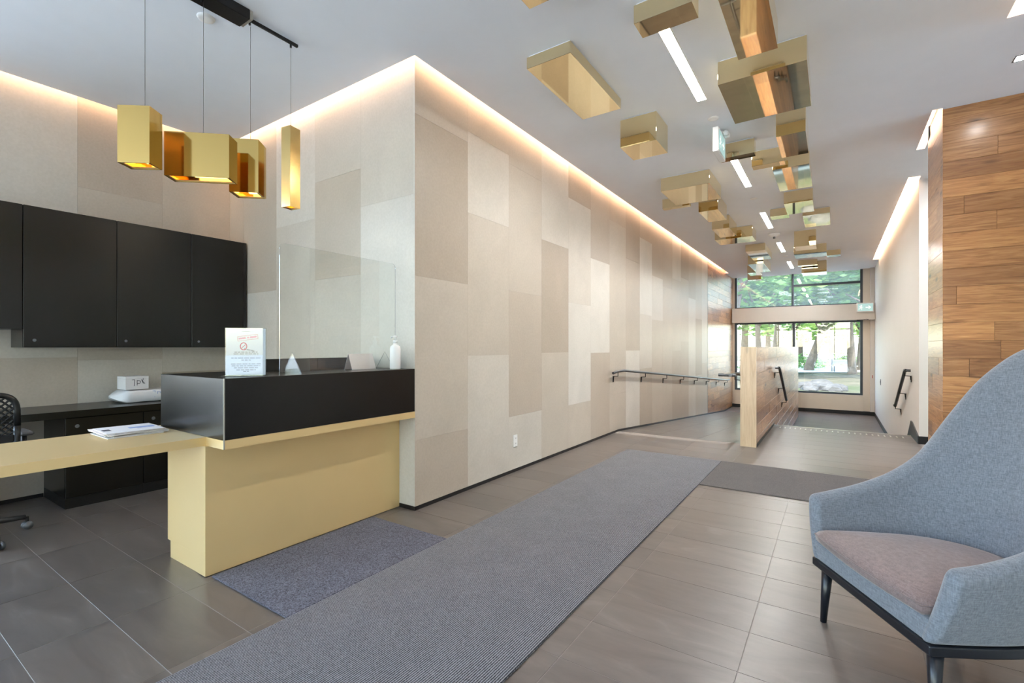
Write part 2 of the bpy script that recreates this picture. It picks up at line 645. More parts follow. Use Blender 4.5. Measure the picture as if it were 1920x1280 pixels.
for cx, cy in cand:
    x0, x1, y0, y1 = cx - TX / 2, cx + TX / 2, cy - TY / 2, cy + TY / 2
    if cy > YR0 - .1:
        x0 = max(x0, XG0)
    y1 = min(y1, YS)
    if cx < XG0 + .1:
        y1 = min(y1, YR0)
    vis = any(seen(a, b, 0, 0) for a in (x0, cx, x1) for b in (y0, y1))
    full = abs((x1 - x0) - TX) < .001 and abs((y1 - y0) - TY) < .001
    if vis and nt < 298:
        nt += 1
        if full:
            mesh_child('tile', tile_me, floor, (cx, cy, 0))
        else:
            mb = MB()
            clip_box(mb, x0 - cx, x1 - cx, y0 - cy, y1 - cy)
            if mb.v:
                mb.build('tile', M['tile'], floor, loc=(cx, cy, 0))
    else:
        clip_box(rest, x0, x1, y0, y1)
rf = rest.build('tile_field', M['tile'], floor)
rf['kind'] = 'stuff'

# raised tactile bars before the stairs
bar_me = MB().cham(-.009, .009, -.075, .075, 0, .006, .003).build('tactile_bar', M['trim']).data
bpy.data.objects.remove(bpy.data.objects['tactile_bar'])
for k in range(23):
    mesh_child('tactile_bar', bar_me, floor, (-.70 + k * 1.48 / 22, 8.47, 0))
# step nosing
MB().box(XG1, XR, YS - .035, YS + .004, -.02, .004).build('nosing', M['trim'], floor)

# ramp, landing, stairs
slope = ZL / (YR1 - YR0)
rmp = MB()
rmp.add([(XW - .1, YR0, -.006), (XG0, YR0, -.006), (XG0, YR1, ZL - .006), (XW - .1, YR1, ZL - .006),
         (XW - .1, YR0, -.9), (XG0, YR0, -.9), (XG0, YR1, -.9), (XW - .1, YR1, -.9)],
        [(0, 1, 2, 3), (7, 6, 5, 4), (0, 4, 5, 1), (1, 5, 6, 2), (2, 6, 7, 3), (3, 7, 4, 0)])
ramp = tag(rmp.build('floor_ramp', M['grout']), 'tiled ramp sloping down along the patchwork wall to the window', 'ramp', kind='structure')
ra = math.atan(slope)
wid = (XG0 - XW) / 3
rtile = MB().cham(-wid / 2 + .0016, wid / 2 - .0016, -TY / 2 + .0016, TY / 2 - .0016, -.02, 0, .0012).build('tile', M['tile']).data
bpy.data.objects.remove([o for o in bpy.data.objects if o.data == rtile][0])
nrow = int((YR1 - YR0) / math.cos(ra) / TY)
for j in range(nrow + 1):
    yy = YR0 + (j + .5) * TY * math.cos(ra)
    if yy + TY / 2 > YR1 + .05:
        break
    for k in range(3):
        o = mesh_child('tile', rtile, ramp, (XW + (k + .5) * wid, yy, (yy - YR0) * slope))
        o.rotation_euler = (ra, 0, 0)
ld = MB()
ld.box(XW - .1, XR + .1, YR1, YE + .1, ZL - .2, ZL - .006)
ld.box(XG0, XR + .1, YS + .9, YR1, ZL - .2, ZL - .006)
landing = tag(ld.build('floor_landing', M['grout']), 'grey tiled lower landing below the stairs by the window', 'floor', kind='structure')
for i in range(6):
    for j in range(24):
        x0 = XW + i * .6
        y0 = YS + .9 + j * TY
        x1, y1 = min(x0 + .6, XR), min(y0 + TY, YE)
        if y0 < YR1 and x1 < XG0 + .2:
            continue
        if y0 < YR1:
            x0 = max(x0, XG1)
        if x1 - x0 < .05 or y1 - y0 < .05:
            continue
        MB().box(x0 + .0016, x1 - .0016, y0 + .0016, y1 - .0016, ZL - .02, ZL).build('tile', M['tile'], landing)
stairs = thing('stairs', 'grey tiled steps going down to the lower landing', 'stairs', (0, 0, 0), kind='structure')
for k in range(1, 4):
    MB().box(XG1, XR, YS + .3 * (k - 1), YS + .3 * k, -.155 * k - .03, -.155 * k).build('tread', M['tread'], stairs)
for k in range(4):
    MB().box(XG1, XR, YS + .3 * k - .02, YS + .3 * k, -.155 * (k + 1), -.155 * k - .03 if k else -.01).build('riser', M['tile'], stairs)

# ------------------------------------------------------------------ walls
def panel_cols(parent, cols, place):
    """cols: list of (u0,u1,[(ztop,tone)...from top],zbottom func); place maps (u,z) box to a mesh"""
    for u0, u1, segs, zb in cols:
        zt = ZTOP - .01
        for k, (z, tone) in enumerate(segs):
            place(u0 + .0005, u1 - .0005, z + .0005 if k < len(segs) - 1 else z, zt - .0005, tone)
            zt = z


def zX(px, py, X):
    r, u = (px - CXP) / FPX, (HYP - py) / FPX
    t = X / (r * CT - ST)
    return H + u * t


# corridor wall
wl = MB()
wl.box(XW - .2, XW - .014, YW + .014, 12.79, -.9, ZTOP)
wl.box(XW - .2, XW - .03, 12.79, YE + .2, -.9, ZTOP)
wall_left = tag(wl.build('wall_left', M['greige']), 'long wall of cream parchment panels in a patchwork of tones', 'wall', kind='structure')
colsC = []
PXC = [827, 915, 986, 1041, 1087, 1126, 1159, 1186, 1210, 1231, 1250, 1268, 1285, 1297, 1310, 1321]
SEG = {0: [(241, 2), (525, 0), (814, 2), (None, 1)], 1: [(269, 2), (413, 3), (666, 2), (None, 3)],
       2: [(324, 2), (550, 2), (775, 1), (None, 3)], 3: [(458, 3), (661, 0), (None, 2)],
       4: [(382, 0), (570, 3), (755, 4), (None, 2)], 5: [(490, 1), (661, 4), (None, 1)],
       6: [(420, 1), (738, 2), (None, 2)], 7: [(489, 0), (657, 1), (None, 4)], 8: [(451, 1), (590, 4), (690, 3), (None, 1)],
       9: [(520, 1), (600, 3), (None, 2)], 10: [(540, 1), (None, 2)], 11: [(525, 3), (657, 2), (None, 1)], 12: [(523, 0), (640, 2), (None, 1)],
       13: [(560, 1), (665, 3), (None, 3)], 14: [(598, 2), (703, 0), (None, 2)], 15: [(560, 3), (680, 3), (None, 2)]}
pw = (12.79 - YW) / 16
for k in range(16):
    u0, u1 = YW + k * pw, YW + (k + 1) * pw
    um = (u0 + u1) / 2
    zb = max((um + pw / 2 - YR0), 0) * slope + .03
    segs = []
    for py, tn in SEG[k]:
        if py is None:
            segs.append((zb, tn))
        else:
            f = -XW * ST + um * CT
            segs.append((H + (HYP - py) / FPX * f, tn))
    colsC.append((u0, u1, segs, zb))


def place_corr(u0, u1, z0, z1, tone):
    cy, cz = (u0 + u1) / 2, (z0 + z1) / 2
    MB().box(-.014, 0, u0 - cy, u1 - cy, z0 - cz, z1 - cz).build('panel', M['tone'][tone], wall_left, loc=(XW, cy, cz))


panel_cols(wall_left, colsC, place_corr)


def planks(parent, p0, d, nrm, length, z0, z1, row, seed, lens=(.9, 1.5), thick=.014, zfun=None, mat=None):
    """staggered horizontal planks on a vertical plane; p0 start, d direction, nrm outward normal (2-D)"""
    rr = random.Random(seed)
    ang = math.atan2(d[1], d[0])
    n = int(math.ceil((z1 - z0) / row - 1e-6))
    for r in range(n):
        a = z1 - row * (r + 1)
        b = z1 - row * r
        a = max(a, z0)
        if b - a < .01:
            continue
        s = -rr.uniform(0, .8)
        while s < length - .01:
            e = s + rr.uniform(*lens)
            s0, e0 = max(s, 0), min(e, length)
            if length - e0 < .15:
                e0 = e = length
            s = e
            if e0 - s0 < .01:
                continue
            aa = a
            if zfun:
                zz = zfun((s0 + e0) / 2)
                if b <= zz + .02:
                    continue
                aa = max(a, min(zfun(s0), zfun(e0)))
            L = e0 - s0
            m0 = (s0 + e0) / 2
            th = thick + rr.uniform(-.0008, .0008)
            flip = 1 if (math.cos(ang + math.pi / 2) * nrm[0] + math.sin(ang + math.pi / 2) * nrm[1]) > 0 else -1
            y0, y1 = (0, th) if flip > 0 else (-th, 0)
            hz = (b - aa) / 2
            o = MB().cham(-L / 2 + .0008, L / 2 - .0008, y0, y1, -hz + .0006, hz - .0006, .001).build('plank', mat or M['wood'], parent)
            o.location = (p0[0] + d[0] * m0, p0[1] + d[1] * m0, (aa + b) / 2)
            o.rotation_euler = (0, 0, ang)


def ramp_z(y):
    return max(min(y, YR1) - YR0, 0) * slope


planks(wall_left, (XW - .03, 12.79), (0, 1), (1, 0), YE - 12.79, ZL + .03, ZTOP - .01, .161, 3, (.7, 1.2), .028, lambda s: ramp_z(12.79 + s) + .03)
MB().box(XW - .014, XW + .003, 12.782, 12.79, -.6, ZTOP - .02).build('joint_strip', M['frame'], wall_left)
# black base along the corridor wall, following the ramp
bb = MB()
for (ya, yb) in ((YW, YR0), (YR0, YR1), (YR1, YE)):
    za, zb = ramp_z(ya), ramp_z(yb)
    x0, x1 = XW - .01, XW + .004
    bb.add([(x0, ya, za - .01), (x1, ya, za - .01), (x1, yb, zb - .01), (x0, yb, zb - .01), (x0, ya, za + .03), (x1, ya, za + .03), (x1, yb, zb + .03), (x0, yb, zb + .03)],
           [(0, 3, 2, 1), (4, 5, 6, 7), (0, 1, 5, 4), (1, 2, 6, 5), (2, 3, 7, 6), (3, 0, 4, 7)])
bb.box(XB, XW + .004, YW - .004, YW + .01, 0, .03)
tag(bb.build('baseboard_left', M['black_base']), 'thin black base strip along the foot of the patchwork wall', 'baseboard', kind='structure')

# reception side wall
ws = MB().box(XB - .2, XW - .014, YW + .014, YW + .2, -.2, ZTOP)
wall_side = tag(ws.build('wall_reception_side', M['greige']), 'pale parchment panel wall behind the acrylic shield, facing the street', 'wall', kind='structure')
ZS = {0: [(376, 3), (None, 4)], 1: [(330, 3), (520, 2), (None, 3)], 2: [(419, 4), (None, 3)], 3: [(548, 2), (None, 4)], 4: [(520, 2), (None, 3)]}
for k in range(5):
    u1 = XW - k * .635
    u0 = max(u1 - .635, XB)
    um = (u0 + u1) / 2
    f = -um * ST + YW * CT
    zt = ZTOP - .01
    for py, tn in ZS[k]:
        z = .03 if py is None else H + (HYP - py) / FPX * f
        cz = (z + zt) / 2
        MB().box(u0 - um + .0005, u1 - um - (.0005 if k else .0145), 0, .014, z - cz + .0005, zt - cz - .0005).build('panel', M['tone'][tn], wall_side, loc=(um, YW, cz))
        zt = z
MB().box(XW - .0145, XW - .0005, YW - .0002, YW - .0001 + .0003, .03, ZTOP - .01).build('corner_strip', M['tone'][4], wall_side)

# reception back wall
wbk = MB().box(XB - .2, XB - .014, .30, YW + .014, -.2, ZTOP).box(XB - .2, XB - .014, YB - .1, .30, 3.3, ZTOP).box(XB - .2, XB - .014, YB - .1, YB + .15, -.2, 3.3)
wall_bk = tag(wbk.build('wall_reception_back', M['greige']), 'cream parchment panel wall carrying the black cabinets', 'wall', kind='structure')
BK = [[(1.9, 2), (1.0, 3)], [(2.65, 1), (1.13, 2)], [(1.16, 3), (.66, 1)], [(2.9, 2), (1.1, 3)], [(2.2, 3)], [(1.5, 2)], [(2.4, 1)], [(1.2, 3)], [(2.0, 2)], [(1.4, 1)], [(2.5, 3)], [(1.8, 2)]]
for k in range(12):
    u1 = YW - k * .635
    u0 = max(u1 - .635, .30)
    if u1 - u0 < .05:
        break
    um = (u0 + u1) / 2
    zt = ZTOP - .01
    segs = BK[k] + [(.03, (BK[k][-1][1] + 1) % 4)]
    for z, tn in segs:
        cz = (z + zt) / 2
        MB().box(-.014, 0, u0 - um + .0005, u1 - um - .0005, z - cz + .0005, zt - cz - .0005).build('panel', M['tone'][tn], wall_bk, loc=(XB, um, cz))
        zt = z
tag(MB().box(XB - .01, XB + .004, .30, 1.13, 0, .03).build('baseboard_back', M['black_base']), 'thin black base strip under the desk by the cream wall', 'baseboard', kind='structure')

# oak block on the right
YO0, YO1, XO = 5.78, 6.60, 0.812
wo = MB().box(XO + .014, 3.6, YO0 + .014, YO1, -.2, ZTOP)
wall_oak = tag(wo.build('wall_oak', M['black_base']), 'knotty oak plank wall block beside the armchair', 'wall', kind='structure')
planks(wall_oak, (XO, YO0 + .014), (1, 0), (0, -1), 2.7, 0.06, ZTOP - .16, .161, 5, (.45, 1.6), .014)
planks(wall_oak, (XO + .014, YO0), (0, 1), (-1, 0), YO1 - YO0, 0.06, ZTOP - .16, .161, 11, (.7, 1.4), .014)
tag(MB().box(XO + .004, 3.5, YO0 + .004, YO1, 0, .06).build('baseboard_oak', M['black_base']), 'black recessed base below the oak plank wall', 'baseboard', kind='structure')

# white wall at the stairs, with return
ww = MB()
ww.box(XR, XR + .15, 8.04, YE + .2, ZL - .1, ZTOP)
ww.box(XR + .15, 3.6, 8.04, 8.19, -.2, ZTOP)
ww.box(3.5, 3.6, 5.9, 8.19, -.2, ZTOP)
tag(ww.build('wall_right', M['white']), 'smooth white painted wall above the stairs on the right', 'wall', kind='structure')
br = MB()
br.box(XR - .006, 3.4, 8.034, 8.05, 0, .10)
br.box(XR - .008, XR + .002, 9.6, YE, ZL, ZL + .10)
tag(br.build('baseboard_right', M['black_base']), 'dark base strip at the foot of the white stair wall', 'baseboard', kind='structure')
sk = MB().add([(XR - .012, 8.05, 0), (XR - .012, 8.05, .10), (XR - .012, 8.62, .21), (XR - .012, 8.75, .21), (XR - .012, 9.65, -.42), (XR - .012, 9.65, ZL), (XR - .012, 8.72, -.1),
               (XR + .002, 8.05, 0), (XR + .002, 8.05, .10), (XR + .002, 8.62, .21), (XR + .002, 8.75, .21), (XR + .002, 9.65, -.42), (XR + .002, 9.65, ZL), (XR + .002, 8.72, -.1)],
              [(0, 1, 2, 3, 4, 5, 6), (13, 12, 11, 10, 9, 8, 7)] + [(i, 7 + i, 7 + (i + 1) % 7, (i + 1) % 7) for i in range(7)])
tag(sk.build('trim_stairs', M['frame']), 'grey metal skirting stepping down with the stairs on the white wall', 'skirting', kind='structure')

# right wall near the armchair, entrance recess, street front behind
wr = MB()
wr.box(XRR, XRR + .15, YB - .1, 4.41, -.2, ZTOP)
wr.box(XRR + .15, 3.6, 4.26, 4.41, -.2, ZTOP)
tag(wr.build('wall_entrance', M['white']), 'white wall behind the armchair ending at the entrance recess', 'wall', kind='structure')


def glazed(name, label, axis, pos, a0, a1, z0, z1, xs, zs, glass='glass', inward=1):
    """window unit in a wall plane: axis 'y' = plane of constant Y spanning X"""
    t = thing(name, label, 'window', kind='structure')
    def bx_(u0, u1, q0, q1, w0, w1):
        return (u0, u1, pos + q0, pos + q1, w0, w1) if axis == 'y' else (pos + q0, pos + q1, u0, u1, w0, w1)
    fr = MB()
    ex = [a0] + list(xs) + [a1]
    for i, u in enumerate(ex):
        h = .03
        lo, hi = (u, u + 2 * h) if i == 0 else ((u - 2 * h, u) if i == len(ex) - 1 else (u - h, u + h))
        MB().box(*bx_(lo, hi, -.05, .05, z0, z1)).build('mullion', M['frame'], t)
    for z in (z0, z1 - .05):
        MB().box(*bx_(a0 + .06, a1 - .06, -.045, .045, z, z + .05)).build('rail', M['frame'], t)
    for (u0, u1, z) in zs:
        MB().box(*bx_(u0, u1, -.045, .045, z - .03, z + .03)).build('transom', M['frame'], t)
    for i in range(len(ex) - 1):
        u0 = ex[i] + (.06 if i == 0 else .03)
        u1 = ex[i + 1] - (.06 if i == len(ex) - 2 else .03)
        cuts = [z0 + .05] + sorted(z for (p, q, z) in zs if p < (u0 + u1) / 2 < q) + [z1 - .05]
        for k in range(len(cuts) - 1):
            c0 = cuts[k] + (.03 if k else 0)
            c1 = cuts[k + 1] - (.03 if k < len(cuts) - 2 else 0)
            MB().box(*bx_(u0, u1, -.004, .004, c0, c1)).build('pane', M[glass], t)
    return t


# garden window wall
we = MB()
we.box(XW - .1, XW + .06, YE - .06, YE + .2, ZL - .1, ZTOP)
we.box(.645, XR + .1, YE - .06, YE + .2, ZL - .1, ZTOP)
we.box(XW + .06, .645, YE - .12, YE + .2, ZL - .1, -.09)
wall_end = tag(we.build('wall_far', M['sill']), 'cream end wall framing the tall window over the landing', 'wall', kind='structure')
hb = MB().cham(XW + .02, XR + .05, YE - .30, YE + .2, 1.985, 2.425, .006)
tag(hb.build('trim_header', M['greige']), 'broad greige beam between upper and lower garden windows', 'beam', kind='structure')
tag(MB().box(XW, XR, YE - .13, YE - .06, ZL, ZL + .10).build('baseboard_far', M['black_base']), 'black base strip under the cream window sill wall', 'baseboard', kind='structure')
glazed('window_1', 'upper garden window with dark frame and one transom', 'y', YE + .02, XW + .06, .645, 2.42, ZTOP, [-1.03], [(-1.0, .62, 3.05)], 'glass_up')
glazed('window_2', 'large lower garden window looking out on park trees', 'y', YE + .02, XW + .06, .645, -.09, 1.99, [-1.0], [], 'glass')
# door post beside the window
dp = MB().cham(.80, XR, YE - .16, YE - .05, ZL + .1, ZTOP - .02, .006)
dpo = tag(dp.build('trim_door_post', M['greige']), 'pale vertical door post in the far right corner by the window', 'door post', kind='structure')
MB().cham(.845, .86, YE - .165, YE - .15, .40, .48, .003).build('strike_plate', M['red'], dpo)

# street front behind the viewer
wbh = MB()
wbh.box(XB - .1, XB + .15, YB - .1, YB + .1, -.2, ZTOP)
wbh.box(XRR - .15, XRR + .1, YB - .1, YB + .1, -.2, ZTOP)
wbh.box(XB + .15, XRR - .15, YB - .1, YB + .1, 3.3, ZTOP)
tag(wbh.build('wall_street', M['greige']), 'street front wall around the wide window behind the viewer', 'wall', kind='structure')
glazed('window_4', 'street window in the side wall left of the viewer', 'x', XB - .08, YB + .15, .30, 0.0, 3.3, [-3.3, -2.2, -1.1], [(YB, .3, 2.4)], 'glass')
glazed('window_3', 'wide street window behind the viewer', 'y', YB, XB + .15, XRR - .15, 0.0, 3.3, [-4.3, -3.2, -2.1, -1.0, 0.0], [(XB, XRR, 2.4)], 'glass')
# entrance door in the recess
glazed('door_1', 'glazed entrance door at the end of the recess on the right', 'x', 3.45, 4.41, 5.78, 0.0, 2.5, [5.1], [], 'glass')
tag(MB().box(3.4, 3.5, 4.41, 5.78, 2.5, ZTOP).build('wall_transom', M['white']), 'white wall above the entrance door in the recess', 'wall', kind='structure')

# ------------------------------------------------------------------ ceiling with cove slots
slots = [(XB, XB + SLOT, YB, YW), (XB, XW + SLOT, YW - SLOT, YW), (XW, XW + SLOT, YW - SLOT, 15.15),
         (.74, XO, YO0 - .03, 6.81), (.78, XR, 7.87, 14.8), (.934, XRR, YB, 4.41)]
xs = sorted({XB - .1, 3.6} | {s for q in slots for s in q[:2]})
ys = sorted({YB - .1, YE + .1, YO0, YO1, 8.04} | {s for q in slots for s in q[2:]})


def open_(i, j):
    if i < 0 or j < 0 or i >= len(xs) - 1 or j >= len(ys) - 1:
        return None
    a, b = (xs[i] + xs[i + 1]) / 2, (ys[j] + ys[j + 1]) / 2
    return any(q[0] < a < q[1] and q[2] < b < q[3] for q in slots)


def void(i, j):
    a, b = (xs[i] + xs[i + 1]) / 2, (ys[j] + ys[j + 1]) / 2
    return a < XB or (a < XW and b > YW) or (a > XO and YO0 < b < YO1) or (a > XR and b > 8.04) or (a > XRR and b < 4.41)


cb = MB()
for i in range(len(xs) - 1):
    for j in range(len(ys) - 1):
        if open_(i, j):
            continue
        x0, x1, y0, y1 = xs[i], xs[i + 1], ys[j], ys[j + 1]
        cb.add([(x0, y0, ZC), (x0, y1, ZC), (x1, y1, ZC), (x1, y0, ZC)], [(0, 1, 2, 3)])
        for di, dj, p, q in ((-1, 0, (x0, y0), (x0, y1)), (1, 0, (x1, y0), (x1, y1)), (0, -1, (x0, y0), (x1, y0)), (0, 1, (x0, y1), (x1, y1))):
            if open_(i + di, j + dj) and not void(i, j):
                cb.add([(p[0], p[1], ZC), (q[0], q[1], ZC), (q[0], q[1], ZTOP), (p[0], p[1], ZTOP)], [(0, 1, 2, 3)])
cb.box(XB - .3, 3.8, YB - .3, YE + .3, ZTOP, ZTOP + .15)
ceiling = tag(cb.build('ceiling', M['ceiling'], fix=False), 'flat white ceiling with narrow glowing light coves', 'ceiling', kind='structure')
led = [((XB + .02, XB + .06, YB + .1, YW - .1), 'warm cove light strip above the black cabinets'),
       ((XB + .1, XW - .0, YW - .06, YW - .02), 'warm cove light strip over the acrylic shield wall'),
       ((XW + .02, XW + .06, YW - .02, 15.1), 'long warm cove light strip above the corridor wall'),
       ((XO - .05, XO - .02, YO0 + .02, 6.78), 'short warm cove light strip at the oak block corner'),
       ((XR - .09, XR - .05, 7.9, 14.75), 'warm cove light strip above the white stair wall'),
       ((.955, .995, YB + .1, 4.38), 'warm cove light strip above the armchair wall')]
for (x0, x1, y0, y1), lb in led:
    tag(MB().box(x0, x1, y0, y1, ZTOP - .022, ZTOP - .002).build('cove_light', M['cove']), lb, 'cove light', 'cove lights in the ceiling slots')

# ------------------------------------------------------------------ low wall between ramp and stairs
guard = thing('wall_low_partition', 'low plank-clad partition wall with pale ash end between ramp and stairs', 'partition', kind='structure')
YG0, YG1, ZG = 6.615, 14.86, 1.25
MB().box(XG0 + .014, XG1 - .014, YG0 + .03, YG1, ZL, ZG - .014).build('core', M['black_base'], guard)
gz = MB()
gz.box(-.5 * (ZG - .0), .5 * ZG, -.5 * (XG1 - XG0), .5 * (XG1 - XG0), 0, .03)
ge = gz.build('end_board', M['ash'], guard)
ge.matrix_local = Matrix(((0, 1, 0, (XG0 + XG1) / 2), (0, 0, 1, YG0), (1, 0, 0, ZG / 2), (0, 0, 0, 1)))
planks(guard, (XG1 - .014, YG0 + .03), (0, 1), (1, 0), YG1 - YG0 - .03, ZL + .02, ZG - .014, .161, 21, (.8, 1.7), .014,
       lambda s: (0.04 if YG0 + s < YS else max(-.155 * math.floor((YG0 + s - YS) / .3 + 1), ZL) + .03))
planks(guard, (XG0 + .014, YG0 + .03), (0, 1), (-1, 0), YG1 - YG0 - .03, ZL + .02, ZG - .014, .161, 22, (1.2, 2.2), .014, lambda s: ramp_z(YG0 + s) + .03)
nseg = 6
for k in range(nseg):
    a = YG0 + .03 + (YG1 - YG0 - .03) * k / nseg
    b = YG0 + .03 + (YG1 - YG0 - .03) * (k + 1) / nseg
    o = MB().box(-(b - a) / 2 + .001, (b - a) / 2 - .001, -(XG1 - XG0) / 2, (XG1 - XG0) / 2, 0, .014).build('cap_board', M['wood'], guard)
    o.location = ((XG0 + XG1) / 2, (a + b) / 2, ZG - .014)
    o.rotation_euler = (0, 0, R(90))
gb = MB().box(XG1 - .012, XG1 + .003, YG0 + .03, YS, 0, .04)
gb.build('base_strip', M['black_base'], guard)


# ------------------------------------------------------------------ handrails
def bracket(parent, wall, rail, mat):
    """wall point (plate) and rail point above it"""
    w_, r_ = Vector(wall), Vector(rail)
    n = Vector((r_.x - w_.x, r_.y - w_.y, 0)).normalized()
    mb = MB()
    mb.tube([w_ + n * .006, w_ + Vector((0, 0, .055)) + n * .012, Vector((r_.x, r_.y, w_.z + .06)), Vector((r_.x, r_.y, r_.z - .012))], .007, 8)
    o = mb.build('bracket', mat, parent, True)
    side = n.cross(Vector((0, 0, 1)))
    pl = MB()
    a = w_ + Vector((0, 0, -.03))
    b = w_ + Vector((0, 0, .06))
    pl.add([a - side * .018, a + side * .018, b + side * .018, b - side * .018,
            a - side * .018 + n * .008, a + side * .018 + n * .008, b + side * .018 + n * .008, b - side * .018 + n * .008],
           [(0, 1, 2, 3), (7, 6, 5, 4), (0, 4, 5, 1), (1, 5, 6, 2), (2, 6, 7, 3), (3, 7, 4, 0)])
    pl.build('wall_plate', mat, o)
    return o


hr = thing('handrail', 'long slim dark handrail running down the ramp on the patchwork wall', 'handrail')
xr = XW + .075
pts = [(xr - .0, 6.38, .88), (xr, 6.50, .895), (xr, 6.80, .90)] + [(xr, y, .90 + ramp_z(y)) for y in (7.0, 9, 11, 13, 15.0)] + [(xr, 15.35, .90 + ZL)]
hb_ = MB()
for a, b in zip(pts[:-1], pts[1:]):
    pass
hb_.tube(pts, .019, 10)
auto_smooth(hb_.build('rail', M['grey_rail'], hr), 50)
for k in range(8):
    y = 6.56 + k * 1.206
    z = .90 + ramp_z(y)
    bracket(hr, (XW + .001, y, z - .13), (xr, y, z), M['black_metal'])
hr2 = thing('handrail', 'dark grey handrail along the ramp side of the low partition', 'handrail')
xl = XG0 - .075
auto_smooth(MB().tube([(xl - .0, 6.36, .90), (xl, 6.6, .90)] + [(xl, y, .90 + ramp_z(y)) for y in (6.8, 8, 10, 12, 14.6)], .019, 10).build('rail', M['grey_rail'], hr2), 50)
auto_smooth(MB().tube([(xl - .14, 6.40, .90), (xl + .06, 6.40, .90)], .019, 10).build('end_bar', M['grey_rail'], hr2), 50)
for k in range(7):
    y = 6.7 + k * 1.25
    z = .90 + ramp_z(y)
    bracket(hr2, (XG0 - .001, y, z - .13), (xl, y, z), M['black_metal'])


def stair_rail(x_wall, sgn, label):
    t = thing('stair_handrail', label, 'handrail', group='short stair handrails')
    x = x_wall + sgn * .075
    z0, z1 = .92, .92 - .155 * 4 - .02
    a = (x, 8.72, z0)
    b = (x, 10.05, z1)
    mb = MB()
    auto_smooth(mb.tube([(x, 8.60, z0), a, b, (x, 10.16, z1)], .021, 12).build('rail', M['black_metal'], t), 50)
    for f in (.03, .5, .97):
        y = a[1] + (b[1] - a[1]) * f
        z = a[2] + (b[2] - a[2]) * f
        bracket(t, (x_wall + sgn * .001, y, z - .12), (x, y, z), M['black_metal'])
    auto_smooth(MB().tube([(x, 8.61, z0), (x - sgn * .05, 8.61, z0)], .019, 10).build('end_bar', M['grey_rail'], t), 50)
    return t


stair_rail(XG1, 1, 'short black stair handrail on the plank-clad low partition')
stair_rail(XR, -1, 'short black stair handrail on the white wall')

# small wall items
t = thing('door_button', 'small dark push button plate on the white wall near the window', 'button', (XR - .008, 14.2, 0.42))
MB().cham(0, .008, -.04, .04, -.07, .07, .002).build('plate', M['grey_plastic'], t)
MB().cham(-.006, .0, -.02, .02, -.03, .03, .002).build('push_pad', M['chrome'], t)
t = thing('wall_outlet', 'white electrical outlet low on the patchwork wall', 'outlet', (XW + .001, 4.0, .31))
MB().cham(0, .006, -.036, .036, -.06, .06, .002).build('cover_plate', M['plastic'], t)
for z in (-.026, .026):
    o = MB().cham(.006, .009, -.017, .017, z - .016, z + .016, .002).build('socket', M['plastic'], t)
    for s in (-1, 1):
        MB().box(.009, .0095, s * .007 - .0015, s * .007 + .0015, z - .006, z + .006).build('slit', M['grey_plastic'], o)
t = thing('door_closer', 'dark grey door closer with arm under the lit exit sign', 'door closer', (.86, YE - .19, 1.99))
MB().cham(-.10, .03, -.10, 0.03, .06, .17, .01).build('body', M['grey_plastic'], t)
MB().tube([(-.08, -.05, .08), (-.13, -.10, .02), (-.16, -.13, .0)], .012, 8).build('elbow', M['trim'], t, True)
MB().tube([(-.10, -.11, .0), (-.36, -.12, -.012)], .008, 8).build('arm', M['black_metal'], t, True)


# ------------------------------------------------------------------ exit signs
def pictogram(parent, mt, arrow=1):
    """running person and arrow as flat raised shapes in the local XZ plane facing -Y, unit width 1 x .45"""
    objs = []
    def flat(name, pts):
        n = len(pts)
        mb = MB().add([(p[0], -.003, p[1]) for p in pts] + [(p[0], 0, p[1]) for p in pts],
                      [tuple(range(n)), tuple(range(2 * n - 1, n - 1, -1))] + [(i, (i + 1) % n, n + (i + 1) % n, n + i) for i in range(n)])
        objs.append(mb.build(name, mt, parent))
    circ = [(-.24 + .045 * math.cos(a), .15 + .045 * math.sin(a)) for a in [k * math.pi / 6 for k in range(12)]]
    flat('runner_head', circ)
    flat('runner_body', [(-.30, .09), (-.22, .10), (-.20, .02), (-.12, .04), (-.11, .015), (-.22, -.02), (-.24, -.03), (-.18, -.09), (-.22, -.19), (-.25, -.18), (-.22, -.09), (-.28, -.05), (-.33, -.13), (-.42, -.13), (-.42, -.10), (-.35, -.10), (-.31, .0), (-.33, .05), (-.38, .01), (-.40, .03), (-.33, .09)])
    s = arrow
    flat('arrow', [(.02 * s + .0, -.03), (.02 * s, .03), (.24, .03), (.16, .12), (.23, .12), (.36, 0), (.23, -.12), (.16, -.12), (.24, -.03)])
    return objs


t = thing('exit_sign', 'white boxed exit sign hanging from the ceiling beside a brass box', 'exit sign', (-.949, 5.08, 3.13), group='exit signs')
MB().cham(-.027, .027, -.175, .175, 0, .235, .005).build('housing', M['plastic'], t)
o = MB().box(.027, .029, -.155, .155, .02, .215).build('face', M['sign_green'], t)
for p in pictogram(o, M['sign_white']):
    p.matrix_local = Matrix.Translation((.029, 0, .117)) @ Matrix.Rotation(R(90), 4, 'Z') @ Matrix.Scale(.31, 4)
o = MB().box(-.029, -.027, -.155, .155, .02, .215).build('face', M['sign_green'], t)
MB().lathe([(.05, .235), (.05, .26), (.03, .27)], 16, (0.0, 0.05, 0)).build('mount', M['plastic'], t, True)
for s in (-1, 1):
    MB().lathe([(.004, 0), (.022, .004), (.026, .03), (.016, .05)], 12).build('lamp_head', M['plastic'], t, True, loc=(.06, .05 + s * .035, .205))
MB().tube([(.0, .05, .23), (.06, .05, .235)], .012, 8).build('arm', M['plastic'], t, True)
t = thing('exit_sign', 'lit pale green exit sign on the greige beam by the white wall', 'exit sign', (.685, YE - .36, 2.19), group='exit signs')
MB().cham(-.19, .19, 0, .06, 0, .25, .006).build('housing', M['plastic'], t)
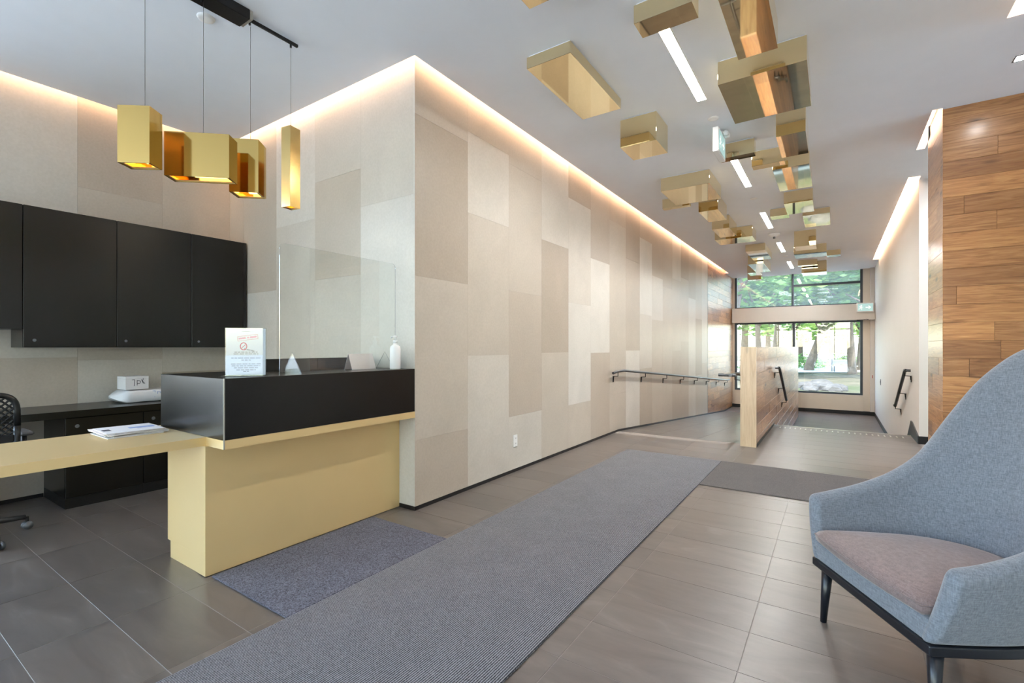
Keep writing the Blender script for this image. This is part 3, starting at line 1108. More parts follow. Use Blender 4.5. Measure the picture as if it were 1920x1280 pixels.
o = MB().box(-.165, .165, -.002, 0, .025, .225).build('face', M['sign_green'], t)
for p in pictogram(o, M['sign_white']):
    p.matrix_local = Matrix.Translation((0, -.002, .125)) @ Matrix.Scale(.36, 4)

# ------------------------------------------------------------------ ceiling: brass boxes
BOX = [  # x0,x1,y0,y1,drop,label
    (-1.50, -1.15, 1.85, 2.413, .15, 'brass ceiling box cut off by the top edge of the photo'),
    (-1.89, -1.53, 3.00, 3.95, .097, 'long shallow brass ceiling box nearest the patchwork wall'),
    (-1.045, -.695, 2.917, 3.085, .127, 'short brass ceiling box at the near end of the first strip light'),
    (-1.681, -1.341, 4.33, 4.69, .273, 'deep cube-like brass ceiling box on its own, left of the first strip light'),
    (-.544, -.308, 2.72, 3.565, .20, 'narrow mirror-bottomed brass ceiling box right of the first strip light'),
    (-.729, -.158, 3.85, 4.605, .185, 'largest square mirror-bottomed brass ceiling box on the right'),
    (-.442, -.212, 4.94, 5.52, .25, 'brass ceiling box with dark mirror bottom behind the largest square box'),
    (-1.018, -.683, 5.45, 5.566, .161, 'thin brass ceiling box right behind the hanging exit sign'),
    (-.757, -.444, 5.845, 5.98, .169, 'small brass ceiling box right of the second strip light start'),
    (-.585, -.230, 6.15, 7.05, .15, 'pale reflecting brass ceiling box right of the second strip light'),
    (-.585, -.245, 7.61, 8.25, .175, 'brass ceiling box with bright bottom right of the third strip light'),
    (-.835, -.585, 8.44, 8.66, .125, 'little brass ceiling box touching the third strip light'),
    (-.418, -.060, 8.78, 9.655, .10, 'flat brass ceiling box mirroring green trees on the right'),
    (-1.835, -1.25, 6.11, 6.825, .178, 'wide brass ceiling box at the start of the left cluster'),
    (-2.075, -1.70, 6.99, 7.085, .151, 'thin brass ceiling box half behind the wide left one'),
    (-1.61, -1.352, 7.15, 7.812, .232, 'second stepped brass ceiling box of the left cluster'),
    (-1.68, -1.417, 8.40, 9.10, .22, 'third stepped brass ceiling box of the left cluster'),
    (-1.82, -1.20, 9.35, 9.85, .202, 'brass ceiling box with green mirror bottom ending the left cluster'),
    (-1.555, -1.185, 11.08, 12.30, .156, 'brass ceiling box left of the smoke detector'),
    (-1.69, -1.36, 12.40, 13.87, .224, 'long brass ceiling box left of the fourth strip light'),
    (-2.10, -1.745, 15.35, 15.66, .216, 'farthest left brass ceiling box hanging before the window'),
    (-1.91, -1.62, 13.93, 14.5, .211, 'small brass ceiling box left of the fifth strip light'),
    (-.623, -.281, 10.29, 10.75, .297, 'deepest brass ceiling box right of the smoke detector'),
    (-.72, -.14, 11.80, 12.40, .188, 'wide brass ceiling box right of the fourth strip light'),
    (-.147, .107, 12.71, 12.95, .129, 'small brass ceiling box at the far right end of the group'),
    (-.755, -.35, 13.80, 13.98, .145, 'slim brass ceiling box right of the fifth strip light'),
    (-.692, -.165, 14.12, 14.75, .292, 'farthest right brass ceiling box hanging before the window'),
]
for x0, x1, y0, y1, dz, lb in BOX:
    cx, cy = (x0 + x1) / 2, (y0 + y1) / 2
    t = thing('brass_ceiling_box', lb, 'ceiling box', (cx, cy, ZC - dz), group='brass boxes fixed below the ceiling')
    hx, hy = (x1 - x0) / 2, (y1 - y0) / 2
    MB().cham(-hx, hx, -hy, hy, 0, dz - .012, .0012).build('shell', M['brass'], t)
    MB().box(-hx + .012, hx - .012, -hy + .012, hy - .012, dz - .012, dz).build('mounting_plate', M['ceiling'], t)

# strip lights
for k, (ya, yb) in enumerate(((3.10, 4.395), (5.62, 7.11), (8.60, 9.81), (11.26, 12.43), (13.93, 15.13))):
    ordn = ('nearest', 'second', 'third', 'fourth', 'farthest')[k]
    t = thing('strip_light', '%s slim white recessed strip light along the ceiling' % ordn, 'strip light', (-.96, (ya + yb) / 2, ZC), group='recessed ceiling strip lights')
    h = (yb - ya) / 2
    fr = MB()
    fr.box(-.044, -.036, -h, h, -.003, .002).box(.036, .044, -h, h, -.003, .002).box(-.036, .036, -h, -h + .008, -.003, .002).box(-.036, .036, h - .008, h, -.003, .002)
    fr.build('frame', M['plastic'], t)
    MB().box(-.036, .036, -h + .008, h - .008, -.0015, .0015).build('diffuser', M['led'], t)


def ceil_disc(name, label, cat, x, y, r, drop=.008):
    t = thing(name, label, cat, (x, y, ZC))
    MB().lathe([(r * .55, -drop), (r * .92, -drop * .9), (r, -.002), (r, .001)], 28).build('rim', M['plastic'], t, True)
    MB().lathe([(r * .5, -drop * .6 - .004), (r * .5, -drop * .3 + .002)], 24).build('cover', M['plastic'], t)
    return t


ceil_disc('ceiling_speaker', 'round white ceiling speaker beside the black pendant track', 'speaker', -3.407, 1.478, .052, .012)
ceil_disc('sprinkler_cover', 'round white sprinkler cover before the hanging exit sign', 'sprinkler', -.948, 4.80, .05)
ceil_disc('sprinkler_cover', 'round white sprinkler cover between second and third strip lights', 'sprinkler', -.975, 7.72, .05)
ceil_disc('sprinkler_cover', 'round white sprinkler cover between fourth and fifth strip lights', 'sprinkler', -.965, 13.05, .05)
t = thing('smoke_detector', 'white dome smoke detector between third and fourth strip lights', 'detector', (-.955, 10.35, ZC))
MB().lathe([(.02, -.058), (.07, -.05), (.085, -.03), (.10, -.022), (.10, 0)], 24).build('dome', M['plastic'], t, True)
MB().lathe([(.004, -.095), (.02, -.09), (.02, -.056)], 14).build('sensor', M['grey_plastic'], t, True)
t = thing('recessed_downlight', 'small square recessed ceiling light at the right edge', 'downlight', (1.16, 5.07, ZC))
fr = MB()
for a in ((-.05, .05, -.05, -.04), (-.05, .05, .04, .05), (-.05, -.04, -.04, .04), (.04, .05, -.04, .04)):
    fr.box(a[0], a[1], a[2], a[3], -.004, .001)
fr.build('frame', M['grey_plastic'], t)
MB().box(-.04, .04, -.04, .04, -.002, 0).build('diffuser', M['led'], t)

# added unseen fill lamp, brightens the corridor from the recess behind the oak block
t = thing('added_fill_light', 'added square fill lamp, unseen in the recess behind the oak wall', 'fill light', (2.0, 7.32, ZC))
MB().cham(-.46, .46, -.46, .46, -.03, 0, .004).build('frame', M['plastic'], t)
MB().box(-.43, .43, -.43, .43, -.034, -.0305).build('diffuser', M['panel'], t)

# ------------------------------------------------------------------ pendant track and pendants
XT = -3.155
t = thing('pendant_track', 'black ceiling track with canopy over the reception desk', 'track', (XT, 1.3, ZC))
MB().cham(-.065, .065, -1.1, .30, -.065, 0, .004).build('canopy', M['black_metal'], t)
MB().cham(-.009, .009, .30, .665, -.034, -.014, .002).build('bar', M['black_metal'], t)
MB().cham(-.06, .06, .30, .32, -.058, 0, .003).build('end_plate', M['trim'], t)
for y in (-.244, .046, .33, .614):
    MB().lathe([(.007, -.052), (.007, -.03)], 10, (0, y, -.006 if y > .3 else -.03)).build('cable_gland', M['black_metal'], t)
    tz = 0


def pendant(label, y, wx, wy, z0, z1, rz, off=0.0, mat=None):
    t = thing('pendant_light', label, 'pendant lamp', (XT, y, z0), rz, group='brass pendants above the reception desk')
    hx, hy, h = wx / 2, wy / 2, z1 - z0
    th = .004
    sh = MB()
    o_, i_ = [(-hx, -hy), (hx, -hy), (hx, hy), (-hx, hy)], [(-hx + th, -hy + th), (hx - th, -hy + th), (hx - th, hy - th), (-hx + th, hy - th)]
    vs = [(p[0], p[1], 0) for p in o_] + [(p[0], p[1], h) for p in o_] + [(p[0], p[1], 0) for p in i_] + [(p[0], p[1], .09) for p in i_]
    fs = []
    for k in range(4):
        n = (k + 1) % 4
        fs += [(k, n, 4 + n, 4 + k), (k, 8 + k, 8 + n, n), (8 + k, 12 + k, 12 + n, 8 + n)]
    fs += [(4, 5, 6, 7), (12, 15, 14, 13)]
    sh.add([(a + off, b, c) for a, b, c in vs], fs)
    sh.build('shell', mat or M['pendant_brass'], t)
    MB().box(off - hx * .55, off + hx * .55, -hy * .5, hy * .5, .06, .075).build('lamp', M['bulb'], t)
    tri = MB()
    m_ = .014
    for a in ((-hx + th, hx - th, -hy + th, -hy + th + m_), (-hx + th, hx - th, hy - th - m_, hy - th), (-hx + th, -hx + th + m_, -hy + th + m_, hy - th - m_), (hx - th - m_, hx - th, -hy + th + m_, hy - th - m_)):
        tri.box(a[0] + off, a[1] + off, a[2], a[3], .004, .009)
    tri.build('inner_rim', M['brass_in'], t)
    MB().tube([(0, 0, h - .002), (0, 0, 3.335 - z0)], .0012, 6).build('cable', M['grey_rail'], t)
    return t


pendant('tall rectangular brass pendant hanging leftmost over the desk', 1.06, .165, .105, 2.245, 2.555, TH + R(4), -.025)
pendant('widest brass pendant, second from the left over the desk', 1.355, .355, .115, 2.255, 2.515, TH + R(8), -.01)
pendant('brass pendant with mirrored sides, second from the right', 1.635, .175, .135, 2.235, 2.575, TH + R(8), -.015)
pendant('slim tall brushed brass pendant nearest the shield wall', 1.914, .085, .085, 2.22, 2.775, TH + R(66), 0, M['brushed'])

# ------------------------------------------------------------------ reception desk
desk = thing('reception_desk', 'gold and black reception desk with raised transaction counter', 'desk', (0, 0, 0))
ZD0, ZD1, ZT = .71, .757, 1.083
YD = 1.237
pl = [(-2.655, YD), (-2.655, YW - .002), (-3.52, YW - .002), (-3.52, -1.0), (-2.85, -1.0), (-2.85, YD)]
MB().prism(pl, ZD0, ZD1).build('desk_top', M['gold'], desk)
MB().cham(-2.915, -2.825, 1.222, YW - .002, .004, ZD0, .001).build('front_panel', M['gold'], desk)
MB().cham(-3.31, -2.917, 1.226, YW - .002, .10, ZD0, .001).build('pedestal', M['gold'], desk)
MB().cham(-3.275, -2.917, 1.227, YW - .002, .0, .10, .001).build('plinth', M['gold'], desk)
MB().cham(-3.45, -2.85, -1.0, -.96, 0, ZD0, .001).build('end_support', M['gold'], desk)
tb = MB()
tb.cham(-3.44, -2.656, YD, YW - .002, ZD1 + .001, ZT, .0015)
tb.build('transaction_box', M['black'], desk)
MB().box(-2.6575, -2.6545, YD - .001, YD + .006, ZD0, ZT).build('edge_trim', M['trim'], desk)
for y0, y1 in ((1.60, 2.14), (2.145, YW - .004)):
    MB().box(-3.20, -3.185, y0, y1, ZT, 1.167).build('screen_panel', M['black'], desk)

# things on the counter
t = thing('acrylic_shield', 'tall clear acrylic sneeze shield standing on the black counter', 'shield', (-2.86, 0, ZT))
sp = MB()
yl, yr, hh, rr_ = 1.66, 2.605, .815, .03
outl = [(yl, 0), (yr, 0)] + [(yr - rr_ + rr_ * math.cos(a), hh - rr_ + rr_ * math.sin(a)) for a in [k * math.pi / 12 for k in range(7)]] + \
       [(yl + rr_ + rr_ * math.cos(a), hh - rr_ + rr_ * math.sin(a)) for a in [math.pi / 2 + k * math.pi / 12 for k in range(7)]]
n = len(outl)
sp.add([(-.0025, p[0], p[1]) for p in outl] + [(.0025, p[0], p[1]) for p in outl], [tuple(range(n - 1, -1, -1)), tuple(range(n, 2 * n))])
sp.build('panel', M['acrylic'], t, fix=False)
ed = MB()
ed.add([(-.0025, p[0], p[1]) for p in outl] + [(.0025, p[0], p[1]) for p in outl], [(i, (i + 1) % n, n + (i + 1) % n, n + i) for i in range(n)])
ed.build('panel_edge', M['acrylic_edge'], t)
for y in (1.745, 2.50):
    f = MB()
    tri_ = [(-.10, 0), (.10, 0), (0, .13)]
    f.add([(p[0], y - .0025, p[1]) for p in tri_] + [(p[0], y + .0025, p[1]) for p in tri_], [(0, 1, 2), (5, 4, 3)])
    fo = f.build('foot', M['acrylic'], t, fix=False)
    f = MB()
    f.add([(p[0], y - .0025, p[1]) for p in tri_] + [(p[0], y + .0025, p[1]) for p in tri_], [(0, 3, 4, 1), (1, 4, 5, 2), (2, 5, 3, 0)])
    f.build('foot_edge', M['acrylic_edge'], fo)

sg = thing('notice_stand', 'white printed notice in a clear acrylic stand on the counter corner', 'notice stand', (-2.80, 1.425, ZT), R(0))
sg.rotation_euler = (0, 0, TH + R(12))
Wn, Hn = .215, .275
MB().cham(-Wn / 2 - .01, Wn / 2 + .01, -.045, .045, 0, .004, .001).build('foot', M['acrylic'], sg)
MB().box(-Wn / 2, Wn / 2, -.0035, -.0005, .004, Hn).build('front_sheet', M['acrylic'], sg)
pp = MB().box(-Wn / 2 + .004, Wn / 2 - .004, 0, .001, .006, Hn - .003).build('notice_paper', M['notice'], sg)
MB().box(-Wn / 2, Wn / 2, .0012, .004, .004, Hn).build('back_sheet', M['acrylic'], sg)


def printed(x0, x1, z0, z1, mat, name='print_line', rot=0.0):
    cx, cz = (x0 + x1) / 2, (z0 + z1) / 2
    hx, hz = (x1 - x0) / 2, (z1 - z0) / 2
    o = MB().add([(-hx, 0, -hz), (hx, 0, -hz), (hx, 0, hz), (-hx, 0, hz)], [(0, 1, 2, 3)]).build(name, mat, pp, fix=False)
    o.location = (cx, -.0004, cz)
    o.rotation_euler = (0, -rot, 0)
    return o


# stamp, prohibition mark, rows of small print
for a, b, c, d in ((-.050, .058, -.0135, -.012), (-.050, .058, .012, .0135), (-.050, -.0485, -.012, .012), (.0565, .058, -.012, .012)):
    o = printed(a, b, c, d, M['red_ink'], 'stamp_edge', R(8))
    cs, sn = math.cos(R(8)), math.sin(R(8))
    mx_, mz_ = (a + b) / 2, (c + d) / 2
    o.location = (.006 + mx_ * cs - mz_ * sn, -.0005, .219 + mx_ * sn + mz_ * cs)
for a, b in ((-.044, -.006), (.000, .012), (.016, .052)):
    o = printed(a, b, -.005, .005, M['pink_ink'], 'stamp_word', R(8))
    mx_ = (a + b) / 2
    o.location = (.006 + mx_ * math.cos(R(8)), -.0005, .219 + mx_ * math.sin(R(8)))
ring = MB()
nr = 28
for k in range(nr):
    a = 2 * math.pi * k / nr
    ring.v += [(.0145 * math.cos(a), 0, .0175 * math.sin(a)), (.0195 * math.cos(a), 0, .0225 * math.sin(a))]
for k in range(nr):
    q = (k + 1) % nr
    ring.f.append((2 * k, 2 * k + 1, 2 * q + 1, 2 * q))
o = ring.build('prohibition_ring', M['red_ink'], pp, fix=False)
o.location = (-.012, -.0005, .170)
printed(-.014 - .012, .014 - .012, .168, .172, M['red_ink'], 'prohibition_bar', R(45))
for k in range(8):
    printed(-.008 + k * .0068, -.004 + k * .0068, .150 - k * .0014, .158 - k * .0016, M['ink'], 'caption_letter')
rows = [(.137, .062), (.126, .066), (.103, .078), (.091, .026), (.069, .080), (.058, .076), (.047, .064), (.035, .052), (.026, .016)]
rg = random.Random(4)
for z, half in rows:
    x = -half + .002
    while x < half:
        L = rg.uniform(.010, .030)
        e = min(x + L, half)
        if e - x > .004:
            printed(x, e, z - .0022, z + .0022, M['ink'], 'print_word')
        x = e + .004
printed(-.02, .022, .254, .256, M['ink'], 'print_word')

t = thing('tent_card', 'blank pinkish folded tent card on the black counter', 'tent card', (-2.97, 2.36, ZT), R(90))
for s, nm in ((-1, 'front_leaf'), (1, 'back_leaf')):
    mb = MB()
    a = [(-.11, s * .045, 0), (.11, s * .045, 0), (.11, s * .002, .115), (-.11, s * .002, .115)]
    b = [(p[0], p[1] - s * .0015, p[2]) for p in a]
    mb.add(a + b, [(0, 1, 2, 3), (7, 6, 5, 4), (0, 4, 5, 1), (1, 5, 6, 2), (2, 6, 7, 3), (3, 7, 4, 0)])
    mb.build(nm, M['pink_paper'], t)

t = thing('sanitizer_bottle', 'white pump bottle at the wall end of the counter', 'bottle', (-2.745, 2.50, ZT))
MB().lathe([(.038, 0), (.040, .006), (.040, .15), (.036, .168), (.022, .182), (.015, .186), (.015, .196)], 28).build('body', M['plastic'], t, True)
MB().lathe([(.017, .196), (.017, .214), (.012, .218)], 20).build('cap', M['plastic'], t, True)
MB().lathe([(.006, .218), (.006, .236), (.014, .240), (.014, .250), (.010, .254)], 16).build('pump', M['plastic'], t, True)
MB().tube([(0, 0, .246), (-.035, 0, .244), (-.042, 0, .236)], .005, 8).build('spout', M['plastic'], t, True)

# paper stack on the gold desk
t = thing('paper_stack', 'loose stack of white envelopes and letters on the gold desk', 'papers', (-3.36, 1.06, ZD1), R(0))
rp = random.Random(9)
for k in range(7):
    a = rp.uniform(-7, 7)
    hw, hl = rp.uniform(.135, .15), rp.uniform(.125, .15)
    mb = MB().box(-hw, hw, -hl, hl, 0, .0034)
    o = mb.build('envelope' if k % 2 else 'letter', M['paper'] if k != 5 else M['pink_paper'], t)
    o.location = (rp.uniform(-.02, .02), rp.uniform(-.02, .02), .0005 + k * .0041)
    o.rotation_euler = (0, 0, R(a))
    top = o
for a in ((-.03, .0, .02, .12, 'blue_ink'), (-.03, -.12, .035, -.085, 'pen'), (.03, .03, .04, .11, 'blue_ink')):
    MB().box(a[0], a[2], a[1], a[3], .0034, .0037).build('print_line', M[a[4]], top)

# ------------------------------------------------------------------ cabinets along the back wall
XCF = -5.10
upper = [(.365, .937, 1.385, 'shorter black wall cabinet cut by the left photo edge'),
         (.940, 1.511, 1.245, 'tall black wall cabinet left of three with locks'), (1.513, 2.084, 1.245, 'middle tall black wall cabinet with lock'),
         (2.086, 2.60, 1.245, 'rightmost black wall cabinet behind the notice stand')]
for y0, y1, z0, lb in upper:
    t = thing('wall_cabinet', lb, 'cabinet', (XB + .001, (y0 + y1) / 2, z0), group='black wall cabinets')
    h = (y1 - y0) / 2
    d = XCF - XB
    zt = 2.331 - z0
    MB().box(0, d - .022, -h, h, 0, zt).build('body', M['black'], t)
    yd1 = h - .0018 if y1 < 2.55 else h - .03
    o = MB().cham(d - .020, d, -h + .0018, yd1, .001, zt - .001, .0012).build('door', M['black'], t)
    if z0 < 1.3:
        lk = MB()
        lk.lathe([(.0, .004), (.010, .004), (.011, 0)], 16, mat=Matrix.Translation((d, -h + .062, .056)) @ Matrix.Rotation(R(90), 4, 'Y'))
        lk.build('lock', M['chrome'], o)
    if y1 > 2.55:
        MB().box(d - .03, d - .004, h - .028, h, 0, zt).build('filler_strip', M['black_base'], t)
XCB = -4.90
t = tag(MB().cham(XB + .001, -4.87, .31, YW - .002, .703, .757, .0015).build('back_worktop', M['black']), 'long black worktop below the wall cabinets', 'worktop')
for y0, y1, lb in ((1.133, 1.635, 'black base cabinet with round lock at the open end of the worktop'), (1.637, 2.12, 'black base cabinet half hidden by the gold desk'), (2.122, 2.61, 'black base cabinet in the corner behind the desk')):
    t = thing('base_cabinet', lb, 'cabinet', (XB + .001, (y0 + y1) / 2, 0), group='black base cabinets under the worktop')
    h = (y1 - y0) / 2
    d = XCB - XB
    MB().box(0, d - .022, -h, h, .08, .70).build('body', M['black'], t)
    MB().box(0, d - .004, -h + (.0 if y0 > 1.2 else .0), h, 0, .079).build('plinth', M['black_base'], t)
    o = MB().cham(d - .020, d, -h + .0018, h - .0018, .082, .695, .0012).build('door', M['black'], t)
    lk = MB().lathe([(.0, .008), (.012, .008), (.014, 0)], 16, mat=Matrix.Translation((d, -h + .07, .632)) @ Matrix.Rotation(R(90), 4, 'Y'))
    lk.build('lock', M['chrome'], o)
tag(MB().box(XB + .01, -4.92, .315, .345, 0, .702).build('worktop_support', M['black']), 'black panel holding up the far end of the worktop', 'support')

# bag and box on the worktop
t = thing('wrapped_package', 'white plastic wrapped package lying on the black worktop', 'package', (-5.23, 1.79, .757))
mb = MB()
ng, nh = 14, 9
rq = random.Random(2)
vs = []
for i in range(ng + 1):
    u = i / ng
    env = min(1, .12 + (u / .14) ** .9 * .88 if u < .14 else 1)
    ring_ = []
    for k in range(nh * 2):
        a = 2 * math.pi * k / (nh * 2)
        cx, cz = math.cos(a), math.sin(a)
        sx = abs(cx) ** .3 * (1 if cx > 0 else -1)
        sz = abs(cz) ** .32 * (1 if cz > 0 else -1)
        j = rq.uniform(-.004, .004)
        ring_.append((sx * (.11 * env + .022) + j * 1.5, -.29 + u * .58, max(.054 + sz * .056 * (env * .9 + .1) + (j if u < .2 or k % 3 == 0 else 0), .001)))
    vs += ring_
m2 = nh * 2
fs = [(i * m2 + k, i * m2 + (k + 1) % m2, (i + 1) * m2 + (k + 1) % m2, (i + 1) * m2 + k) for i in range(ng) for k in range(m2)]
fs += [tuple(range(m2 - 1, -1, -1)), tuple(range(ng * m2, (ng + 1) * m2))]
mb.add(vs, fs)
mb.build('wrapping', M['bag'], t, True)


def strokes(parent, segs, w_, mat, name, M4):
    for a in segs:
        mb = MB()
        for (p, q) in zip(a[:-1], a[1:]):
            p, q = Vector(p), Vector(q)
            d = (q - p).normalized()
            nn = Vector((-d.y, d.x)) * w_
            mb.add([(0, *(p - nn)), (0, *(q - nn)), (0, *(q + nn)), (0, *(p + nn))], [(0, 1, 2, 3)], M4)
        mb.build(name, mat, parent, fix=False)


HW = [[(-.05, .02), (-.03, .022), (-.034, -.035)], [(-.012, .015), (-.012, -.03)], [(-.012, .012), (.012, .008), (.010, -.012), (-.010, -.014)], [(.02, .022), (.034, -.016)], [(.034, .03), (.028, .006), (.046, -.018)]]
strokes(t, HW, .0022, M['blue_ink'], 'pen_stroke', Matrix.Translation((.133, .03, .075)))
t = thing('small_carton', 'small white carton with handwriting on the wrapped package', 'carton', (-5.21, 1.66, .8745), R(0))
MB().cham(-.10, .10, -.085, .085, 0, .115, .002).build('box', M['paper'], t)
MB().box(-.1005, .1005, -.0855, .0855, .094, .0945).build('lid_seam', M['ink'], t)
strokes(t, HW, .0022, M['pen'], 'pen_stroke', Matrix.Translation((.1012, .01, .065)))

# ------------------------------------------------------------------ office chair at the left edge
oc = thing('office_chair', 'black mesh task chair at the worktop, cut by the left edge', 'office chair', (-4.56, .53, 0), 0)
# faces -X : back on +X side
MB().cham(-.24, .22, -.24, .24, .43, .50, .02).build('seat', M['mesh_back'], oc)
fr = MB()
bw, bz0, bz1 = .235, .55, .955
prof = []
for k in range(40):
    a = 2 * math.pi * k / 40
    cx, cz = math.cos(a), math.sin(a)
    prof.append((abs(cx) ** .4 * (1 if cx > 0 else -1) * bw * (1.0 if cz > -.2 else .9), (bz0 + bz1) / 2 + abs(cz) ** .4 * (1 if cz > 0 else -1) * (bz1 - bz0) / 2))
fr.tube([(.27, p[0], p[1]) for p in prof] + [(.27, prof[0][0], prof[0][1])], .017, 8)
bk = fr.build('back_frame', M['black_metal'], oc, True)
ms = MB()
nst = 22
for k in range(-nst, nst + 1):
    for s in (-1, 1):
        # diagonal strand clipped to rectangle
        y0, y1 = -bw + .02, bw - .02
        z0, z1 = bz0 + .02, bz1 - .02
        c = k * .036
        pts_ = []
        for z in (z0, z1):
            y = c + s * (z - (z0 + z1) / 2)
            if y0 <= y <= y1:
                pts_.append((y, z))
        for y in (y0, y1):
            z = (y - c) * s + (z0 + z1) / 2
            if z0 < z < z1:
                pts_.append((y, z))
        if len(pts_) >= 2:
            ms.tube([(.27, *pts_[0]), (.27, *pts_[1])], .0055, 4)
o = ms.build('back_mesh', M['mesh_back'], oc)
o['kind'] = 'stuff'
MB().cham(.262, .278, -.22, .22, .56, .70, .006).build('lumbar_panel', M['mesh_back'], oc)
MB().tube([(.10, 0, .44), (.30, 0, .45), (.31, 0, .62)], .022, 8).build('back_bar', M['black_metal'], oc, True)
for s in (-1, 1):
    a = MB().tube([(0, s * .25, .46), (0, s * .31, .48), (0.02, s * .31, .66)], .016, 8).build('arm_post', M['black_metal'], oc, True)
    MB().cham(-.13, .12, s * .31 - .035, s * .31 + .035, .66, .685, .01).build('arm_pad', M['grey_plastic'], a)
MB().tube([(0, 0, .12), (0, 0, .43)], .028, 12).build('gas_column', M['chrome'], oc, True)
for k in range(5):
    a = R(97 + 72 * k)
    c_, s_ = math.cos(a), math.sin(a)
    lg = MB().tube([(.03 * c_, .03 * s_, .115), (.33 * c_, .33 * s_, .085)], .026, 8, .016).build('base_leg', M['grey_rail'], oc, True)
    wh = MB()
    for q in (-1, 1):
        wh.lathe([(.0, -.009), (.026, -.009), (.028, 0), (.026, .009), (.0, .009)], 16,
                 mat=Matrix.Translation((.34 * c_ - q * .014 * s_, .34 * s_ + q * .014 * c_, .028)) @ Matrix.Rotation(a, 4, 'Z') @ Matrix.Rotation(R(90), 4, 'X'))
    wh.build('caster', M['chrome'], lg, True)
    MB().tube([(.34 * c_, .34 * s_, .03), (.34 * c_, .34 * s_, .085)], .01, 8).build('caster_stem', M['black_metal'], lg, True)

# ------------------------------------------------------------------ carpets
def carpet(name, label, x0, x1, y0, y1, mat, z=.0):
    cx, cy = (x0 + x1) / 2, (y0 + y1) / 2
    o = MB().cham(x0 - cx, x1 - cx, y0 - cy, y1 - cy, 0, .009, .003).build(name, mat, loc=(cx, cy, z + .0005))
    return tag(o, label, 'carpet', 'grey entrance mats')


carpet('runner_carpet', 'long ribbed grey runner carpet down the middle of the lobby', -2.085, -1.02, YB + .2, 5.60, M['carpet'])
carpet('desk_mat', 'dark blue-grey carpet piece in front of the gold desk', -2.80, -2.086, 1.243, 2.34, M['carpet_f'])
carpet('side_mat', 'darker grey ribbed mat crossing towards the entrance behind the armchair', -1.019, 3.2, 4.55, 5.60, M['carpet_x'])

# ------------------------------------------------------------------ armchair
ac = thing('armchair', 'blue-grey fabric high-back armchair with dark tapered legs', 'armchair', (.094, 2.324, 0))
ux, uy = .86, .51
ac.rotation_euler = (0, 0, math.atan2(-.86, .51))   # local x = along the front edge, local y = towards the back


def cr(pts, n):
    out = []
    m = len(pts)
    for i in range(m - 1):
        p0, p1, p2, p3 = pts[max(i - 1, 0)], pts[i], pts[i + 1], pts[min(i + 2, m - 1)]
        for k in range(n):
            t_ = k / n
            out.append(tuple(.5 * ((2 * b) + (-a + c) * t_ + (2 * a - 5 * b + 4 * c - d) * t_ ** 2 + (-a + 3 * b - 3 * c + d) * t_ ** 3) for a, b, c, d in zip(p0, p1, p2, p3)))
    out.append(tuple(pts[-1]))
    return out


CH = .018
half = [  # top x, top y, top z, base x, base y
    (.418, .02, .550, .335, .0), (.423, .12, .570, .338, .09), (.418, .24, .605, .338, .20), (.405, .37, .665, .330, .30), (.380, .48, .76, .31, .39),
    (.345, .575, .92, .27, .465), (.285, .66, 1.08, .215, .53), (.20, .725, 1.19, .15, .575), (.10, .76, 1.25, .075, .60), (0, .77, 1.268, 0, .607)]
half = [(a, b, c + CH, d, e) for a, b, c, d, e in half]
full = [(-a, b, c, -d, e) for a, b, c, d, e in half] + [h for h in half[-2::-1]]
cv = cr(full, 4)
N = len(cv)
NZ = 9
ZB = .285
TK = .058
outer, inner = [], []
for i in range(N):
    a, b = cv[max(i - 1, 0)], cv[min(i + 1, N - 1)]
    tx, ty = b[0] - a[0], b[1] - a[1]
    L = math.hypot(tx, ty)
    nx, ny = ty / L, -tx / L          # inward normal
    if nx * (0 - cv[i][0]) + ny * (.3 - cv[i][1]) < 0:
        nx, ny = -nx, -ny
    colo, coli = [], []
    X, Y, Z, bx_, by_ = cv[i]
    for j in range(NZ):
        f = j / (NZ - 1)
        z = ZB + (Z - .03 - ZB) * f
        bow = math.sin(f * math.pi) * .012
        px_, py_ = bx_ + (X - bx_) * f - nx * bow, by_ + (Y - by_) * f - ny * bow
        colo.append((px_, py_, z))
        tk = TK + .012 * math.sin(f * math.pi) + .014 * f * f
        coli.append((px_ + nx * tk, py_ + ny * tk, z))
    rim = (X + nx * (TK + .014) * .5, Y + ny * (TK + .014) * .5, Z)
    outer.append(colo)
    inner.append(coli + [rim])
shell = MB()
vs, fs = [], []
prof_n = 2 * NZ + 1
for i in range(N):
    vs += outer[i] + [inner[i][-1]] + inner[i][:-1][::-1]
for i in range(N - 1):
    for k in range(prof_n):
        q = (k + 1) % prof_n
        fs.append((i * prof_n + k, (i + 1) * prof_n + k, (i + 1) * prof_n + q, i * prof_n + q))
# rounded front end caps of the arms
for end, i in ((0, 0), (1, N - 1)):
    base = len(vs)
    for j in range(NZ):
        o_, n_ = Vector(outer[i][j]), Vector(inner[i][j])
        vs.append(tuple((o_ + n_) / 2 + Vector((0, -.026, 0))))
    rimv = i * prof_n + NZ
    for j in range(NZ - 1):
        a, b = i * prof_n + j, i * prof_n + j + 1
        c, d = i * prof_n + (prof_n - 1 - j), i * prof_n + (prof_n - 2 - j)
        fs.append((a, b, base + j + 1, base + j))
        fs.append((base + j, base + j + 1, d, c))
    fs.append((i * prof_n + NZ - 1, rimv, base + NZ - 1))
    fs.append((rimv, i * prof_n + NZ + 1, base + NZ - 1))
    fs.append((i * prof_n, base, i * prof_n + prof_n - 1))
shell.add(vs, fs)
o = shell.build('back_shell', M['fabric'], ac, True)
md = o.modifiers.new('smooth', 'SUBSURF')
md.levels = 1
md.render_levels = 2
